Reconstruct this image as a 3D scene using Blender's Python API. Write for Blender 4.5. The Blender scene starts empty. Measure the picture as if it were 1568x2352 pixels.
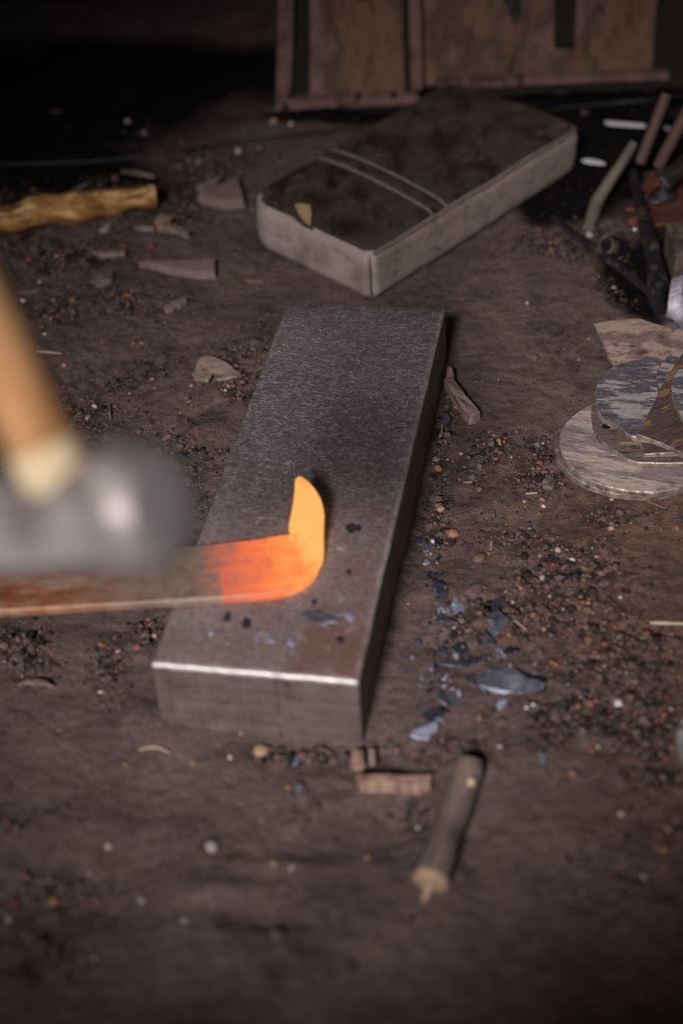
import bpy, bmesh, math, random
import numpy as np
from mathutils import Vector, Matrix, noise as mnoise

# ------------------------------------------------------------------ camera
F = 3700.0; CX, CY = 784.0, 1176.0
CAM_H, PITCH, ROLL = 1.1991, 0.6781, -0.0653
fw = np.array([0, math.cos(PITCH), -math.sin(PITCH)])
rt = np.array([1.0, 0, 0]); up = np.cross(rt, fw)
RX = math.cos(ROLL) * rt + math.sin(ROLL) * up
UX = -math.sin(ROLL) * rt + math.cos(ROLL) * up
EYE = np.array([0, 0, CAM_H])
sc = bpy.context.scene
COL = sc.collection
cd = bpy.data.cameras.new('camera'); cam = bpy.data.objects.new('camera', cd); COL.objects.link(cam)
cam.matrix_world = Matrix([[RX[i], UX[i], -fw[i], EYE[i]] for i in range(3)] + [[0, 0, 0, 1]])
cd.sensor_fit = 'VERTICAL'; cd.sensor_height = 36; cd.lens = F / 2352 * 36
cd.clip_start = 0.05
cd.dof.use_dof = True; cd.dof.focus_distance = 1.97; cd.dof.aperture_fstop = 1.75
sc.camera = cam

# ------------------------------------------------------------------ light
w = bpy.data.worlds.new('world'); sc.world = w; w.use_nodes = True
w.node_tree.nodes['Background'].inputs[0].default_value = (0.9, 0.93, 1.0, 1)
w.node_tree.nodes['Background'].inputs[1].default_value = 0.042
def aim(o, loc, tgt):
    o.location = loc
    o.rotation_euler = (Vector(tgt) - Vector(loc)).to_track_quat('-Z', 'Y').to_euler()
sd = bpy.data.lights.new('daylight_opening', 'SPOT'); so = bpy.data.objects.new('daylight_opening', sd); COL.objects.link(so)
sd.energy = 3000; sd.color = (1.0, 0.93, 0.938); sd.shadow_soft_size = 0.55
sd.spot_size = math.radians(15.0); sd.spot_blend = 0.9
aim(so, (-1.5, -4.0, 3.95), (0.04, 1.30, 0.0))
vs = sc.view_settings
vs.view_transform = 'Standard'; vs.look = 'None'; vs.gamma = 1; vs.use_curve_mapping = False
vs.exposure = 0.0

# ------------------------------------------------------------------ pixel <-> place helpers
def ray(px, py): return fw + RX * (px - CX) / F - UX * (py - CY) / F
def at(px, py, z=0.0):
    d = ray(px, py); return EYE + d * ((z - CAM_H) / d[2])
def atd(px, py, dep): return EYE + ray(px, py) * dep
def depth(P): return float((np.asarray(P) - EYE) @ fw)

# ------------------------------------------------------------------ noise
def _hash(ix, iy, seed):
    h = (ix.astype(np.int64) * 374761393 + iy.astype(np.int64) * 668265263 + seed * 974634777) & 0x7fffffff
    h = ((h ^ (h >> 13)) * 1274126177) & 0x7fffffff
    h = (h ^ (h >> 16)) & 0x7fffffff
    return h / 0x7fffffff
def vnoise(x, y, seed=0):
    x0 = np.floor(x); y0 = np.floor(y); fx = x - x0; fy = y - y0
    fx = fx * fx * fx * (fx * (fx * 6 - 15) + 10); fy = fy * fy * fy * (fy * (fy * 6 - 15) + 10)
    a = _hash(x0, y0, seed); b = _hash(x0 + 1, y0, seed); c = _hash(x0, y0 + 1, seed); d = _hash(x0 + 1, y0 + 1, seed)
    return (a * (1 - fx) + b * fx) * (1 - fy) + (c * (1 - fx) + d * fx) * fy - 0.5
def fbm(x, y, seed=0, oct=4):
    s = 0; amp = 1.0
    for i in range(oct):
        s = s + amp * vnoise(x * 2 ** i + 17.3 * i, y * 2 ** i - 9.1 * i, seed + i); amp *= 0.5
    return s

# block frame
BO = np.array([-0.1993, 1.1615]); BYAW = -0.2138; BW, BL, BH = 0.21, 0.691, 0.0863
bex = np.array([math.cos(BYAW), math.sin(BYAW)]); bey = np.array([-math.sin(BYAW), math.cos(BYAW)])
# crumbly patches: px, py, radius px (x, y), weight
PATCH = [(250, 480, 300, 60, 1.0), (120, 600, 200, 80, .9), (330, 700, 160, 60, .6), (90, 720, 120, 70, .8), (300, 850, 140, 60, .6), (200, 940, 140, 60, .5),
         (430, 1000, 110, 120, .9), (540, 900, 45, 130, 1.0), (600, 780, 40, 90, .9), (440, 1110, 40, 90, 1), (560, 590, 80, 40, .9), (440, 470, 110, 60, .8),
         (360, 1440, 60, 50, 1.0), (250, 1540, 40, 80, .7), (1010, 1000, 30, 150, 1.0), (1000, 1180, 40, 90, .8), (1130, 1040, 70, 50, .7), (1240, 1110, 80, 45, 1.0), (1240, 1040, 40, 40, .9),
         (1090, 1100, 60, 35, .6), (1080, 1450, 80, 150, .6), (1180, 1420, 90, 80, .7), (1320, 1330, 160, 90, .7), (1400, 1500, 160, 100, .8), (1300, 1640, 170, 60, 1.0),
         (1480, 1640, 100, 120, .9), (1500, 1860, 80, 120, 1.0), (1440, 2020, 110, 80, .9), (1270, 1440, 60, 40, .8), (1440, 1180, 110, 30, .7), (1200, 1240, 120, 60, .4),
         (120, 2060, 150, 70, .8), (60, 1500, 70, 60, .8), (110, 2200, 160, 90, .8), (700, 1730, 180, 22, .9), (1000, 1720, 160, 40, .7), (1320, 570, 130, 45, .8), (1230, 560, 90, 40, .7),
         (1400, 660, 60, 90, .6), (1280, 780, 100, 50, .4), (700, 1840, 60, 60, .4), (60, 1900, 80, 60, .4), (950, 1870, 60, 60, .5), (500, 1950, 60, 40, .4), (480, 380, 160, 60, .6)]
_pc = []
for px, py, rx, ry, wt in PATCH:
    c = at(px, py); ux = at(px + rx, py) - c; uy = at(px, py + ry) - c
    M = np.linalg.inv(np.array([[ux[0], uy[0]], [ux[1], uy[1]]])); _pc.append((c[:2], M, wt))
def patch(x, y):
    s = np.zeros_like(x)
    for c, M, wt in _pc:
        a = M[0, 0] * (x - c[0]) + M[0, 1] * (y - c[1]); b = M[1, 0] * (x - c[0]) + M[1, 1] * (y - c[1])
        s = np.maximum(s, wt * np.exp(-(a * a + b * b)))
    n = fbm(x * 14, y * 14, 91, 3)
    return np.clip(s * (1 + 1.6 * n), 0, 1)
BUMPS = [(350, 1655, 60, 40, .010), (830, 1735, 120, 45, -.011), (620, 1700, 120, 40, -.006), (980, 1180, 50, 120, -.008), (1100, 1060, 40, 35, .008), (1200, 1075, 40, 25, .006), (1140, 1140, 60, 35, .006), (440, 930, 60, 30, -.010), (470, 985, 60, 25, .008), (390, 1010, 60, 25, -.008),
         (520, 2080, 90, 20, -.007), (570, 2108, 120, 24, -.008), (540, 2050, 90, 24, .006), (1480, 545, 60, 40, .012), (1420, 530, 50, 30, .012), (1160, 790, 60, 50, -.006), (900, 1900, 45, 60, -.010), (1085, 1950, 40, 90, -.008),
         (1100, 1430, 16, 90, .007), (1250, 600, 120, 40, .006), (120, 1480, 160, 30, .006), (460, 800, 120, 40, .006), (300, 1900, 200, 60, .006), (1280, 1900, 120, 60, .006), (700, 1990, 120, 20, .006), (640, 2230, 20, 60, -.006)]
_bc = []
for px, py, rx, ry, hh in BUMPS:
    c = at(px, py); ux = at(px + rx, py) - c; uy = at(px, py + ry) - c
    _bc.append((c[:2], np.linalg.inv(np.array([[ux[0], uy[0]], [ux[1], uy[1]]])), hh))
def terrain(x, y, pt=None):
    x = np.asarray(x, float); y = np.asarray(y, float)
    if pt is None: pt = patch(x, y)
    z = 0.010 * fbm(x * 4.0, y * 4.0, 5, 2) + 0.007 * fbm(x * 13, y * 13, 23, 3)
    z = z + (0.0030 + 0.011 * pt) * fbm(x * 48, y * 48, 41, 3) * 0.8 - 0.010 * pt * np.clip(.12 - np.abs(fbm(x * 40, y * 40, 63, 3)), 0, 1) * 4 + .0015 * fbm(x * 150, y * 150, 67, 2)
    for c, M, hh in _bc:
        a = M[0, 0] * (x - c[0]) + M[0, 1] * (y - c[1]); b = M[1, 0] * (x - c[0]) + M[1, 1] * (y - c[1])
        z = z + hh * np.exp(-(a * a + b * b))
    return z - 0.002
def gz(x, y): return float(terrain(np.array([x]), np.array([y]))[0])
def g(px, py, dz=0.0):
    z = 0.0
    for i in range(5):
        P = at(px, py, z + dz); z = gz(P[0], P[1])
    P = at(px, py, z + dz); return P

# ------------------------------------------------------------------ materials
def lin(c):
    if isinstance(c, str): c = [int(c[i:i + 2], 16) for i in (0, 2, 4)]
    o = []
    for v in c:
        v = v / 255; o.append(v / 12.92 if v <= 0.04045 else ((v + 0.055) / 1.055) ** 2.4)
    return (*o, 1)
class NT:
    def __init__(s, name):
        s.m = bpy.data.materials.new(name); s.m.use_nodes = True; s.t = s.m.node_tree; s.t.nodes.clear()
        s.out = s.t.nodes.new('ShaderNodeOutputMaterial'); s.b = s.t.nodes.new('ShaderNodeBsdfPrincipled')
        s.t.links.new(s.b.outputs[0], s.out.inputs[0])
        a = s.t.nodes.new('ShaderNodeAttribute'); a.attribute_name = 'gp'; s.vec = a.outputs['Vector']
    def put(s, sock, v):
        if isinstance(v, bpy.types.NodeSocket): s.t.links.new(v, sock)
        elif v is not None: sock.default_value = v
    def n(s, typ, ins=None, **props):
        nd = s.t.nodes.new(typ)
        for k, v in props.items(): setattr(nd, k, v)
        for k, v in (ins or {}).items(): s.put(nd.inputs[k], v)
        return nd
    def attr(s, name): return s.n('ShaderNodeAttribute', attribute_name=name).outputs['Fac']
    def map(s, vec, scale=(1, 1, 1), rot=(0, 0, 0)): return s.n('ShaderNodeMapping', {'Vector': vec, 'Scale': scale, 'Rotation': rot}).outputs[0]
    def noise(s, vec, scale, detail=4, rough=.55, dist=0): return s.n('ShaderNodeTexNoise', {'Vector': vec, 'Scale': scale, 'Detail': detail, 'Roughness': rough, 'Distortion': dist}).outputs['Fac']
    def ramp(s, fac, stops):
        r = s.n('ShaderNodeValToRGB', {'Fac': fac}); e = r.color_ramp.elements
        while len(e) < len(stops): e.new(0.5)
        for el, (p, c) in zip(e, stops): el.position = p; el.color = c
        return r.outputs[0]
    def rng(s, v, a, b, c=0.0, d=1.0): return s.n('ShaderNodeMapRange', {0: v, 1: a, 2: b, 3: c, 4: d}).outputs[0]
    def mix(s, f, a, b):
        m = s.n('ShaderNodeMix', data_type='RGBA'); s.put(m.inputs[0], f); s.put(m.inputs[6], a); s.put(m.inputs[7], b); return m.outputs[2]
    def math(s, op, a, b=0.0):
        m = s.n('ShaderNodeMath', operation=op); s.put(m.inputs[0], a); s.put(m.inputs[1], b); return m.outputs[0]
    def bump(s, h, strength, dist=0.002, nrm=None): return s.n('ShaderNodeBump', {'Height': h, 'Strength': strength, 'Distance': dist, 'Normal': nrm}).outputs[0]
def surf(name, cols, scale=60, stretch=(1, 1, 1), rough=.8, metal=0.0, bump=.5, bscale=None, bdist=.001, layers=(), spec=.4, sheen=None, lo=.33, hi=.67):
    """cols: colours along a noise; layers: (colour, scale, stretch, rot, threshold lo, hi, strength, metal, rough)"""
    T = NT(name)
    v = T.map(T.vec, stretch)
    nz = T.noise(v, scale, 5, .6)
    k = len(cols)
    col = T.ramp(nz, [(lo + (hi - lo) * i / max(1, k - 1), lin(c)) for i, c in enumerate(cols)]) if k > 1 else lin(cols[0])
    mt = metal; rg = rough
    for c, s_, st, rot, a, b, strg, lm, lr in layers:
        v2 = T.map(T.map(T.vec, (1, 1, 1), rot), st)
        m = T.rng(T.noise(v2, s_, 4, .62), a, b, 0, strg)
        col = T.mix(m, col, lin(c))
        if lm is not None:
            mx = T.n('ShaderNodeMix', data_type='FLOAT'); T.put(mx.inputs[0], m); T.put(mx.inputs[2], mt); T.put(mx.inputs[3], lm); mt = mx.outputs[0]
        if lr is not None:
            mx = T.n('ShaderNodeMix', data_type='FLOAT'); T.put(mx.inputs[0], m); T.put(mx.inputs[2], rg); T.put(mx.inputs[3], lr); rg = mx.outputs[0]
    T.put(T.b.inputs['Base Color'], col); T.put(T.b.inputs['Roughness'], rg); T.put(T.b.inputs['Metallic'], mt)
    T.b.inputs['Specular IOR Level'].default_value = spec
    if bump: T.put(T.b.inputs['Normal'], T.bump(T.noise(v, bscale or scale * 4, 4, .6), bump, bdist))
    return T.m
Z3 = (0, 0, 0)
ONE = (1, 1, 1)
M = {}
def wood(name, a, b, dark, end=None):
    return surf(name, [dark, a, b], 14, (7, 7, .7), .75, 0, .6, 30, .0012, [(dark, 30, (9, 9, .6), Z3, .6, .7, .7, None, None)])
M['peeled'] = surf('peeled_log', ['3a2416', 'c08f52', '8f6030', 'e0b878', '6a4628'], 26, (3, 3, .6), .6, 0, .8, 26, .003, [('2a1b10', 20, (4, 4, .6), Z3, .54, .62, .9, None, None), ('6a4c42', 9, (1, 1, .5), Z3, .56, .64, .7, None, None)])
M['ash'] = wood('hammer_handle_wood', 'a0744a', 'b58a5e', '7c4e28')
M['paleash'] = surf('pale_cut_wood', ['b4a280', 'c9b894'], 40, ONE, .6, 0, .3)
M['drift'] = wood('weathered_wood', '7d6c62', '937f74', '463a34')
M['stickw'] = wood('barked_stick', '66584f', '75665d', '3a302c')
M['cutend'] = surf('cut_wood_end', ['8d7460', 'a58b75'], 120, ONE, .8, 0, .4)
M['tanwood'] = wood('tan_wood', '8d7262', 'a58b78', '5a473c')
M['greywood'] = surf('grey_offcut', ['75625c', '87736b'], 40, (1, 1, 1), .8, 0, .4)
M['straw'] = surf('straw', ['9a8778', 'b8a694'], 60, ONE, .7, 0, .2)
M['bark'] = surf('bark_chip', ['5a4c41', '85756a', '978778'], 50, (1, 3, 1), .75, 0, .6, layers=[('2e2620', 90, (1, 4, 1), Z3, .58, .66, .8, None, None)])
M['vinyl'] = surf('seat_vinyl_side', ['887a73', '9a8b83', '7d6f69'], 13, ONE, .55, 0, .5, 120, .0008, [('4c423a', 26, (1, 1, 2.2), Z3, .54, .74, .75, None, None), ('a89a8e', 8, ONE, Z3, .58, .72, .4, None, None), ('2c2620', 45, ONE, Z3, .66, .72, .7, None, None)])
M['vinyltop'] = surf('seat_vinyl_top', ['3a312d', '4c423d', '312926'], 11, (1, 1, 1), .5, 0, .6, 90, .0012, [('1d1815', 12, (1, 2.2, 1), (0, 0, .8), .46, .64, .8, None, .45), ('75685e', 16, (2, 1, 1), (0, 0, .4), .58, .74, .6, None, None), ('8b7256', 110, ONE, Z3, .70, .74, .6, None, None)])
M['piping'] = surf('seat_piping', ['6b5d52', '857668'], 60, ONE, .5, 0, .2)
M['foam'] = surf('yellow_foam', ['a88a5e', 'c2a474'], 90, ONE, .95, 0, .8, 300, .001)
M['panel'] = surf('rusty_painted_sheet', ['68493a', '7d5f4e', '59443b', '8a7064'], 9, (1, 1, .6), .7, .1, .5, 60, .001,
                  [('77655f', 5, ONE, Z3, .5, .66, .7, None, None), ('2a1d16', 20, (2.6, 1, .5), Z3, .58, .68, .8, None, None), ('202628', 9, (2, 1, .8), (0, 0, .3), .63, .67, .9, None, None), ('7d4c2c', 26, (1, 1, .5), Z3, .58, .7, .5, None, None), ('33261f', 45, (2, 1, .35), Z3, .56, .66, .55, None, None)])
M['panelframe'] = surf('rusty_frame', ['6b5048', '80645a', '4a352c'], 12, ONE, .75, .1, .6, 70, .0015, [('1c1512', 22, (1, 1, .6), Z3, .56, .66, .85, None, None)])
M['darkframe'] = surf('black_frame', ['191513', '262019'], 20, ONE, .8, .1, .5)
M['sootwall'] = surf('soot_wall', ['040404', '070606'], 5, ONE, .95, 0, .5)
M['iron'] = surf('black_iron', ['232226', '363338', '2a2729'], 40, ONE, .5, .5, .6, 120, .001, [('6b5d54', 26, ONE, Z3, .50, .64, .8, 0.1, .8)])
M['wire'] = surf('black_cable', ['0b0a0b', '151315'], 40, ONE, .55, 0, .2)
M['hsteel'] = surf('hammer_steel', ['8f8986', 'a39d9a'], 20, ONE, .48, .35, .3, 200, .0003, [('50433c', 12, ONE, Z3, .5, .64, .7, .4, .5)])
M['hface'] = surf('hammer_face_steel', ['858080', '989392'], 20, ONE, .5, .3, .3, 200, .0003)
M['chrome'] = surf('bright_scraped_steel', ['7a757a', '979197'], 30, (1, 1, .3), .5, .55, .9, 90, .002)
M['green'] = surf('green_painted_rod', ['5c564a', '6d6f60', '66594a'], 18, (1, 1, .6), .6, .1, .4, layers=[('74543c', 16, (1, 1, .6), Z3, .46, .58, .9, None, None), ('3a2e26', 40, ONE, Z3, .62, .7, .8, None, None)])
M['pipe'] = surf('dull_pink_pipe', ['58433e', '68504a'], 30, (1, 1, .4), .6, .1, .3)
M['redend'] = surf('red_end', ['7c3034', '8d4042'], 60, ONE, .7, 0, .3)
M['rustred'] = surf('rust_red_sheet', ['4a2820', '5a342b', '664036'], 14, ONE, .7, .1, .4)
M['orange'] = surf('orange_rust', ['6e3520', '7d4028'], 60, ONE, .7, 0, .3)
M['thread'] = surf('threaded_steel', ['3c3630', '55504a'], 50, ONE, .4, .6, .2)
M['brick'] = surf('tan_block', ['5a4c42', '70604f'], 26, ONE, .9, 0, .8, layers=[('2a221e', 20, (1, 1, 1), Z3, .52, .62, .9, None, None)])
M['pale'] = surf('pale_metal', ['d8d6dc', 'f0eef2'], 40, ONE, .5, 0, .1)  # near-white colour carries the bright light on the slivers
PL = lambda n, base, paint, amt, dark, st=(1, 1, 1), rot=0.0, rust='7c5138': surf(n, base, 22, st, .6, .12, .5, 160, .0006,
        [(paint, 15, st, (0, 0, rot), .5 - amt, .5 - amt + .05, .95, .1, .6), (rust, 55, st, (0, 0, rot), .55, .68, .45, .1, .7), (dark, 46, st, (0, 0, rot), .53, .68, .7, .2, .5), (dark, 150, st, (0, 0, rot), .54, .66, .6, None, None), (paint, 210, st, (0, 0, rot), .58, .64, .6, None, None)])
M['plateA'] = PL('scuffed_plate', ['85777a', '9a8b88'], 'beaca2', .02, '4a3e40', (1, 4, 1), .35, 'a07258')
M['plateB'] = PL('dark_plate', ['5f524e', '71635c'], 'a39080', -.08, '2c2526', (1, 4, 1), .1)
M['plateC'] = PL('grey_painted_plate', ['57525a', '6a646a'], 'b0a6a2', .02, '38363c', (1, 3.4, 1), .15, '8d8a86')
M['plateD'] = PL('brown_plate', ['54464a', '5e4d49'], '96764f', -.05, '302828', (1, 4, 1), -.5, '8a5a34')
M['plateE'] = PL('pinkish_plate', ['80665f', '957c75'], 'bca196', .06, '4a3c3c', (1, 2, 1), .1, '8f6b5d')
M['platerim'] = surf('plate_edge', ['6e625c', '9b8d84', 'b8aaa0'], 60, ONE, .45, .5, .7, 200, .001, [('4c423d', 50, ONE, Z3, .56, .66, .8, None, None)])
M['scale'] = surf('blue_forge_scale', ['42454f', '595b66', '72737e'], 60, ONE, .38, .35, .5, 180, .0008)
M['scaledark'] = surf('dark_forge_scale', ['23262f', '353843', '464a57'], 60, ONE, .4, .3, .5, 180, .0008)
M['scalepale'] = surf('pale_forge_scale', ['848699', '9da0b3'], 60, ONE, .4, .3, .5, 180, .0008)
def stone(n, a, b): return surf(n, [a, b], 120, ONE, .85, 0, .6, 400, .0006)
ST = {'orange': stone('orange_stone', '80583f', '9a6f52'), 'tan': stone('tan_stone', '8c7058', 'a88a6e'), 'brown': stone('brown_stone', '5b463c', '6d564a'), 'grey': stone('grey_stone', '59504c', '6b6361'),
      'dark': stone('dark_stone', '2e2827', '3c3534'), 'white': stone('white_stone', 'b8b0ac', 'd4cecb'), 'red': stone('red_stone', '6b4038', '7d4c40'), 'clod': stone('dirt_clod', '51423c', '604f49'), 'pale': stone('pale_stone', '93877f', 'aa9e96')}

# ground material
T = NT('packed_dirt')
n1 = T.noise(T.vec, 9, 5, .6); n2 = T.noise(T.vec, 70, 5, .65); n3 = T.noise(T.vec, 420, 3, .7)
col = T.ramp(n1, [(.32, lin('584a47')), (.5, lin('6d5c57')), (.68, lin('7a6862'))])
col = T.mix(T.math('MULTIPLY', T.attr('ruddy'), .85), col, T.ramp(n1, [(.32, lin('624a43')), (.68, lin('7f6255'))]))
col = T.mix(T.rng(n2, .5, .72, 0, .5), col, lin('3b302d'))
col = T.mix(T.math('MULTIPLY', T.rng(n2, .42, .6), T.attr('patch')), col, lin('241c1a'))
col = T.mix(T.rng(n3, .58, .7, 0, .55), col, lin('8d7972'))
col = T.mix(T.rng(n3, .44, .32, 0, .7), col, lin('221a18'))
vor = T.n('ShaderNodeTexVoronoi', {'Vector': T.vec, 'Scale': 260.0}); 
spk = T.math('MULTIPLY', T.rng(vor.outputs['Distance'], .16, .10), T.rng(T.n('ShaderNodeSeparateColor', {0: vor.outputs['Color']}).outputs[0], .90, .92))
col = T.mix(spk, col, T.ramp(T.n('ShaderNodeSeparateColor', {0: vor.outputs['Color']}).outputs[1], [(.3, lin('8a5a40')), (.6, lin('94857c')), (.9, lin('c4bab4'))]))
col = T.mix(T.attr('soot'), col, T.ramp(n2, [(.4, lin('060505')), (.7, lin('141010'))]))  # charcoal earth, plus black painted in for the unlit back ground
T.put(T.b.inputs['Base Color'], col); T.b.inputs['Roughness'].default_value = .95; T.b.inputs['Specular IOR Level'].default_value = .15
hh = T.math('ADD', T.math('MULTIPLY', n3, .35), n2)
hh = T.math('ADD', hh, T.math('MULTIPLY', T.noise(T.vec, 1100, 2, .6), .2)); T.put(T.b.inputs['Normal'], T.bump(hh, 1.0, .007)); M['dirt'] = T.m

# grit material (colour attribute per grain)
T = NT('grit'); a = T.n('ShaderNodeAttribute', attribute_name='tint')
T.put(T.b.inputs['Base Color'], a.outputs['Color']); T.b.inputs['Roughness'].default_value = .9; M['grit'] = T.m

# steel block material: top scratched, faces duller
T = NT('scratched_steel')
n1 = T.noise(T.vec, 8, 4, .6); n2 = T.noise(T.vec, 160, 4, .7); n3 = T.noise(T.vec, 45, 4, .65)
sep = T.n('ShaderNodeSeparateXYZ', {0: T.vec}); Y = sep.outputs[1]; Zc = sep.outputs[2]; X = sep.outputs[0]
geo = T.n('ShaderNodeNewGeometry'); nz = T.n('ShaderNodeSeparateXYZ', {0: geo.outputs['Normal']}).outputs[2]
istop = T.rng(nz, .75, .9)
top = T.ramp(n1, [(.35, lin('5a5155')), (.65, lin('6d6365'))])
glow_tint = T.math('MULTIPLY', T.rng(Y, .34, .12), T.rng(T.noise(T.vec, 11, 5, .62, .4), .40, .60, 0, .85))  # reddish tint painted in for the hot bar's glow on the top
top = T.mix(T.rng(Y, .42, .05), top, T.ramp(n1, [(.3, lin('74655f')), (.7, lin('8c7b75'))]))
top = T.mix(T.rng(n2, .5, .68, 0, .7), top, lin('3b3438'))
top = T.mix(T.rng(n2, .44, .34, 0, .55), top, lin('8e8586'))
scr = None
for i, (ang, sx, sy, th) in enumerate([(0.12, 420, 40, .635), (-.35, 380, 45, .65), (.75, 400, 50, .66), (-.9, 360, 50, .665), (1.4, 420, 60, .67), (0.3, 900, 100, .63), (-.6, 800, 100, .64), (.05, 1000, 120, .63), (1.1, 900, 120, .64)]):
    v = T.map(T.map(T.n('ShaderNodeVectorMath', {0: T.vec, 1: (i * 3.7, i * 1.3, 0)}, operation='ADD').outputs[0], ONE, (0, 0, ang)), (sy, sx, 1))
    m = T.rng(T.noise(v, 1.0, 2, .5), th + .012, th + .045)
    scr = m if scr is None else T.math('MAXIMUM', scr, m)
scr = T.math('MULTIPLY', scr, T.rng(n3, .36, .56, .12, 1))
spots = T.rng(T.noise(T.vec, 62, 3, .75), .615, .66, 0, .8)
spots = T.math('MULTIPLY', spots, T.rng(n2, .38, .5))
spots = T.math('MULTIPLY', spots, T.rng(Y, .55, .35))
top = T.mix(T.math('MULTIPLY', glow_tint, T.rng(X, .03, .12)), top, lin('6f4d47'))
top = T.mix(spots, top, lin('a69fa1')); top = T.mix(T.math('MULTIPLY', scr, T.rng(Y, .05, .30, .25, .95)), top, lin('cdc5c4'))
side = T.ramp(T.noise(T.map(T.vec, (1, 1, 3)), 26, 5, .65), [(.3, lin('4c433f')), (.5, lin('635853')), (.7, lin('736762'))])
side = T.mix(T.rng(T.noise(T.vec, 18, 3, .6), .5, .68, 0, .5), side, lin('5a504b'))
side = T.mix(T.rng(X, .2085, .2095), side, T.ramp(T.noise(T.map(T.vec, (1, .35, 2)), 60, 4, .6), [(.35, lin('665951')), (.65, lin('8a7b72'))]))  # right face painted lighter to make up for the weak light there
colr = T.mix(istop, side, top)
# worn bright steel along the front lip and, thinner, along the right edge
wob = T.math('MULTIPLY', T.math('SUBTRACT', T.noise(T.map(T.vec, (1, 0, 0)), 40, 3, .6), .5), .007)
lip = T.math('MULTIPLY', T.rng(T.math('ADD', Zc, wob), BH - .0052, BH - .0035), T.rng(T.math('ADD', Y, wob), .0045, .003))
rlip = T.math('MULTIPLY', T.math('MULTIPLY', T.rng(Zc, BH - .006, BH - .003), T.rng(T.math('SUBTRACT', X, wob), .203, .2065)), T.rng(n3, .4, .6, .15, .6))
colr = T.mix(lip, colr, lin('cfc8c6')); colr = T.mix(rlip, colr, lin('a0968f'))
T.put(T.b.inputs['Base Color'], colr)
T.put(T.b.inputs['Metallic'], T.math('MULTIPLY', T.math('MAXIMUM', T.math('MAXIMUM', lip, .25), scr), .6)); 
T.put(T.b.inputs['Roughness'], T.rng(n2, .3, .7, .42, .62)); T.b.inputs['Specular IOR Level'].default_value = .35
T.put(T.b.inputs['Normal'], T.bump(n2, .35, .0008)); M['block'] = T.m

# glowing bar: emission follows the heat along the bar (gp.x = metres along, gp.y across)
T = NT('heated_steel')
sep = T.n('ShaderNodeSeparateXYZ', {0: T.vec}); S = sep.outputs[0]
st = T.noise(T.map(T.vec, (8, 70, 70)), 1, 4, .6); bl = T.noise(T.vec, 55, 4, .6); bs = T.noise(T.vec, 170, 2, .5)
heat = T.math('ADD', S, T.math('MULTIPLY', T.math('SUBTRACT', st, .5), .05))
HS = 0.2  # filled below via rng
h01 = T.rng(heat, .445, .585, 0, 1.08)
h01 = T.math('SUBTRACT', h01, T.math('MULTIPLY', T.rng(bl, .46, .75), .30))
h01 = T.math('SUBTRACT', h01, T.math('MULTIPLY', T.rng(bs, .66, .78), .25))
base = T.ramp(T.noise(T.map(T.vec, (1, 2.5, 1)), 22, 5, .6), [(.32, lin('6a3c26')), (.5, lin('94613f')), (.66, lin('a58470'))])
base = T.mix(T.rng(T.noise(T.vec, 30, 3, .6), .58, .66, 0, .6), base, lin('968a82'))
base = T.mix(T.rng(S, .30, .40), base, T.ramp(bl, [(.3, lin('6e5a50')), (.7, lin('8d7a6c'))]))
em = T.ramp(h01, [(0, (0, 0, 0, 1)), (.08, (.10, .015, .006, 1)), (.25, (.50, .07, .025, 1)), (.5, (.86, .17, .05, 1)), (.78, (1.0, .30, .075, 1)), (1, (1.0, .46, .12, 1))])
T.put(T.b.inputs['Base Color'], T.mix(T.rng(h01, .1, .5), base, lin('3a241c'))); T.b.inputs['Roughness'].default_value = .6; T.b.inputs['Metallic'].default_value = .15
T.put(T.b.inputs['Emission Color'], em); T.b.inputs['Emission Strength'].default_value = 1.05
T.put(T.b.inputs['Normal'], T.bump(bl, .4, .001)); M['hot'] = T.m

# ------------------------------------------------------------------ mesh helpers
def tag(o, label, cat, group=None, kind=None):
    o['label'] = label; o['category'] = cat
    if group: o['group'] = group
    if kind: o['kind'] = kind
    return o
def empty(name, loc, label, cat, group=None):
    o = bpy.data.objects.new(name, None); o.empty_display_size = .02; COL.objects.link(o); o.location = loc
    return tag(o, label, cat, group)
def wpos(o):
    p = np.zeros(3)
    while o is not None: p += np.array(o.location); o = o.parent
    return p
def mesh(name, V, Fc, mat, parent=None, smooth=True, gp=None, mats=None, midx=None, origin=None):
    V = np.asarray(V, float)
    if parent is None:
        if origin is None: origin = np.array([(V[:, 0].min() + V[:, 0].max()) / 2, (V[:, 1].min() + V[:, 1].max()) / 2, V[:, 2].min()])
        base = origin
    else: base = wpos(parent)
    L = V - base
    me = bpy.data.meshes.new(name); me.from_pydata(L.tolist(), [], [list(f) for f in Fc]); me.update()
    if gp is None: gp = V
    at_ = me.attributes.new('gp', 'FLOAT_VECTOR', 'POINT'); at_.data.foreach_set('vector', np.asarray(gp, np.float32).ravel())
    for m in (mats or [mat]): me.materials.append(m)
    if midx is not None: me.polygons.foreach_set('material_index', np.asarray(midx, np.int32))
    me.polygons.foreach_set('use_smooth', [bool(smooth)] * len(me.polygons))
    bm = bmesh.new(); bm.from_mesh(me); bmesh.ops.recalc_face_normals(bm, faces=bm.faces); bm.to_mesh(me); bm.free()
    if smooth:
        me.set_sharp_from_angle(angle=math.radians(38))
    o = bpy.data.objects.new(name, me); COL.objects.link(o)
    if parent is None: o.location = Vector(base)
    else: o.parent = parent
    return o
def unit(v): v = np.asarray(v, float); return v / (np.linalg.norm(v) + 1e-12)
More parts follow.
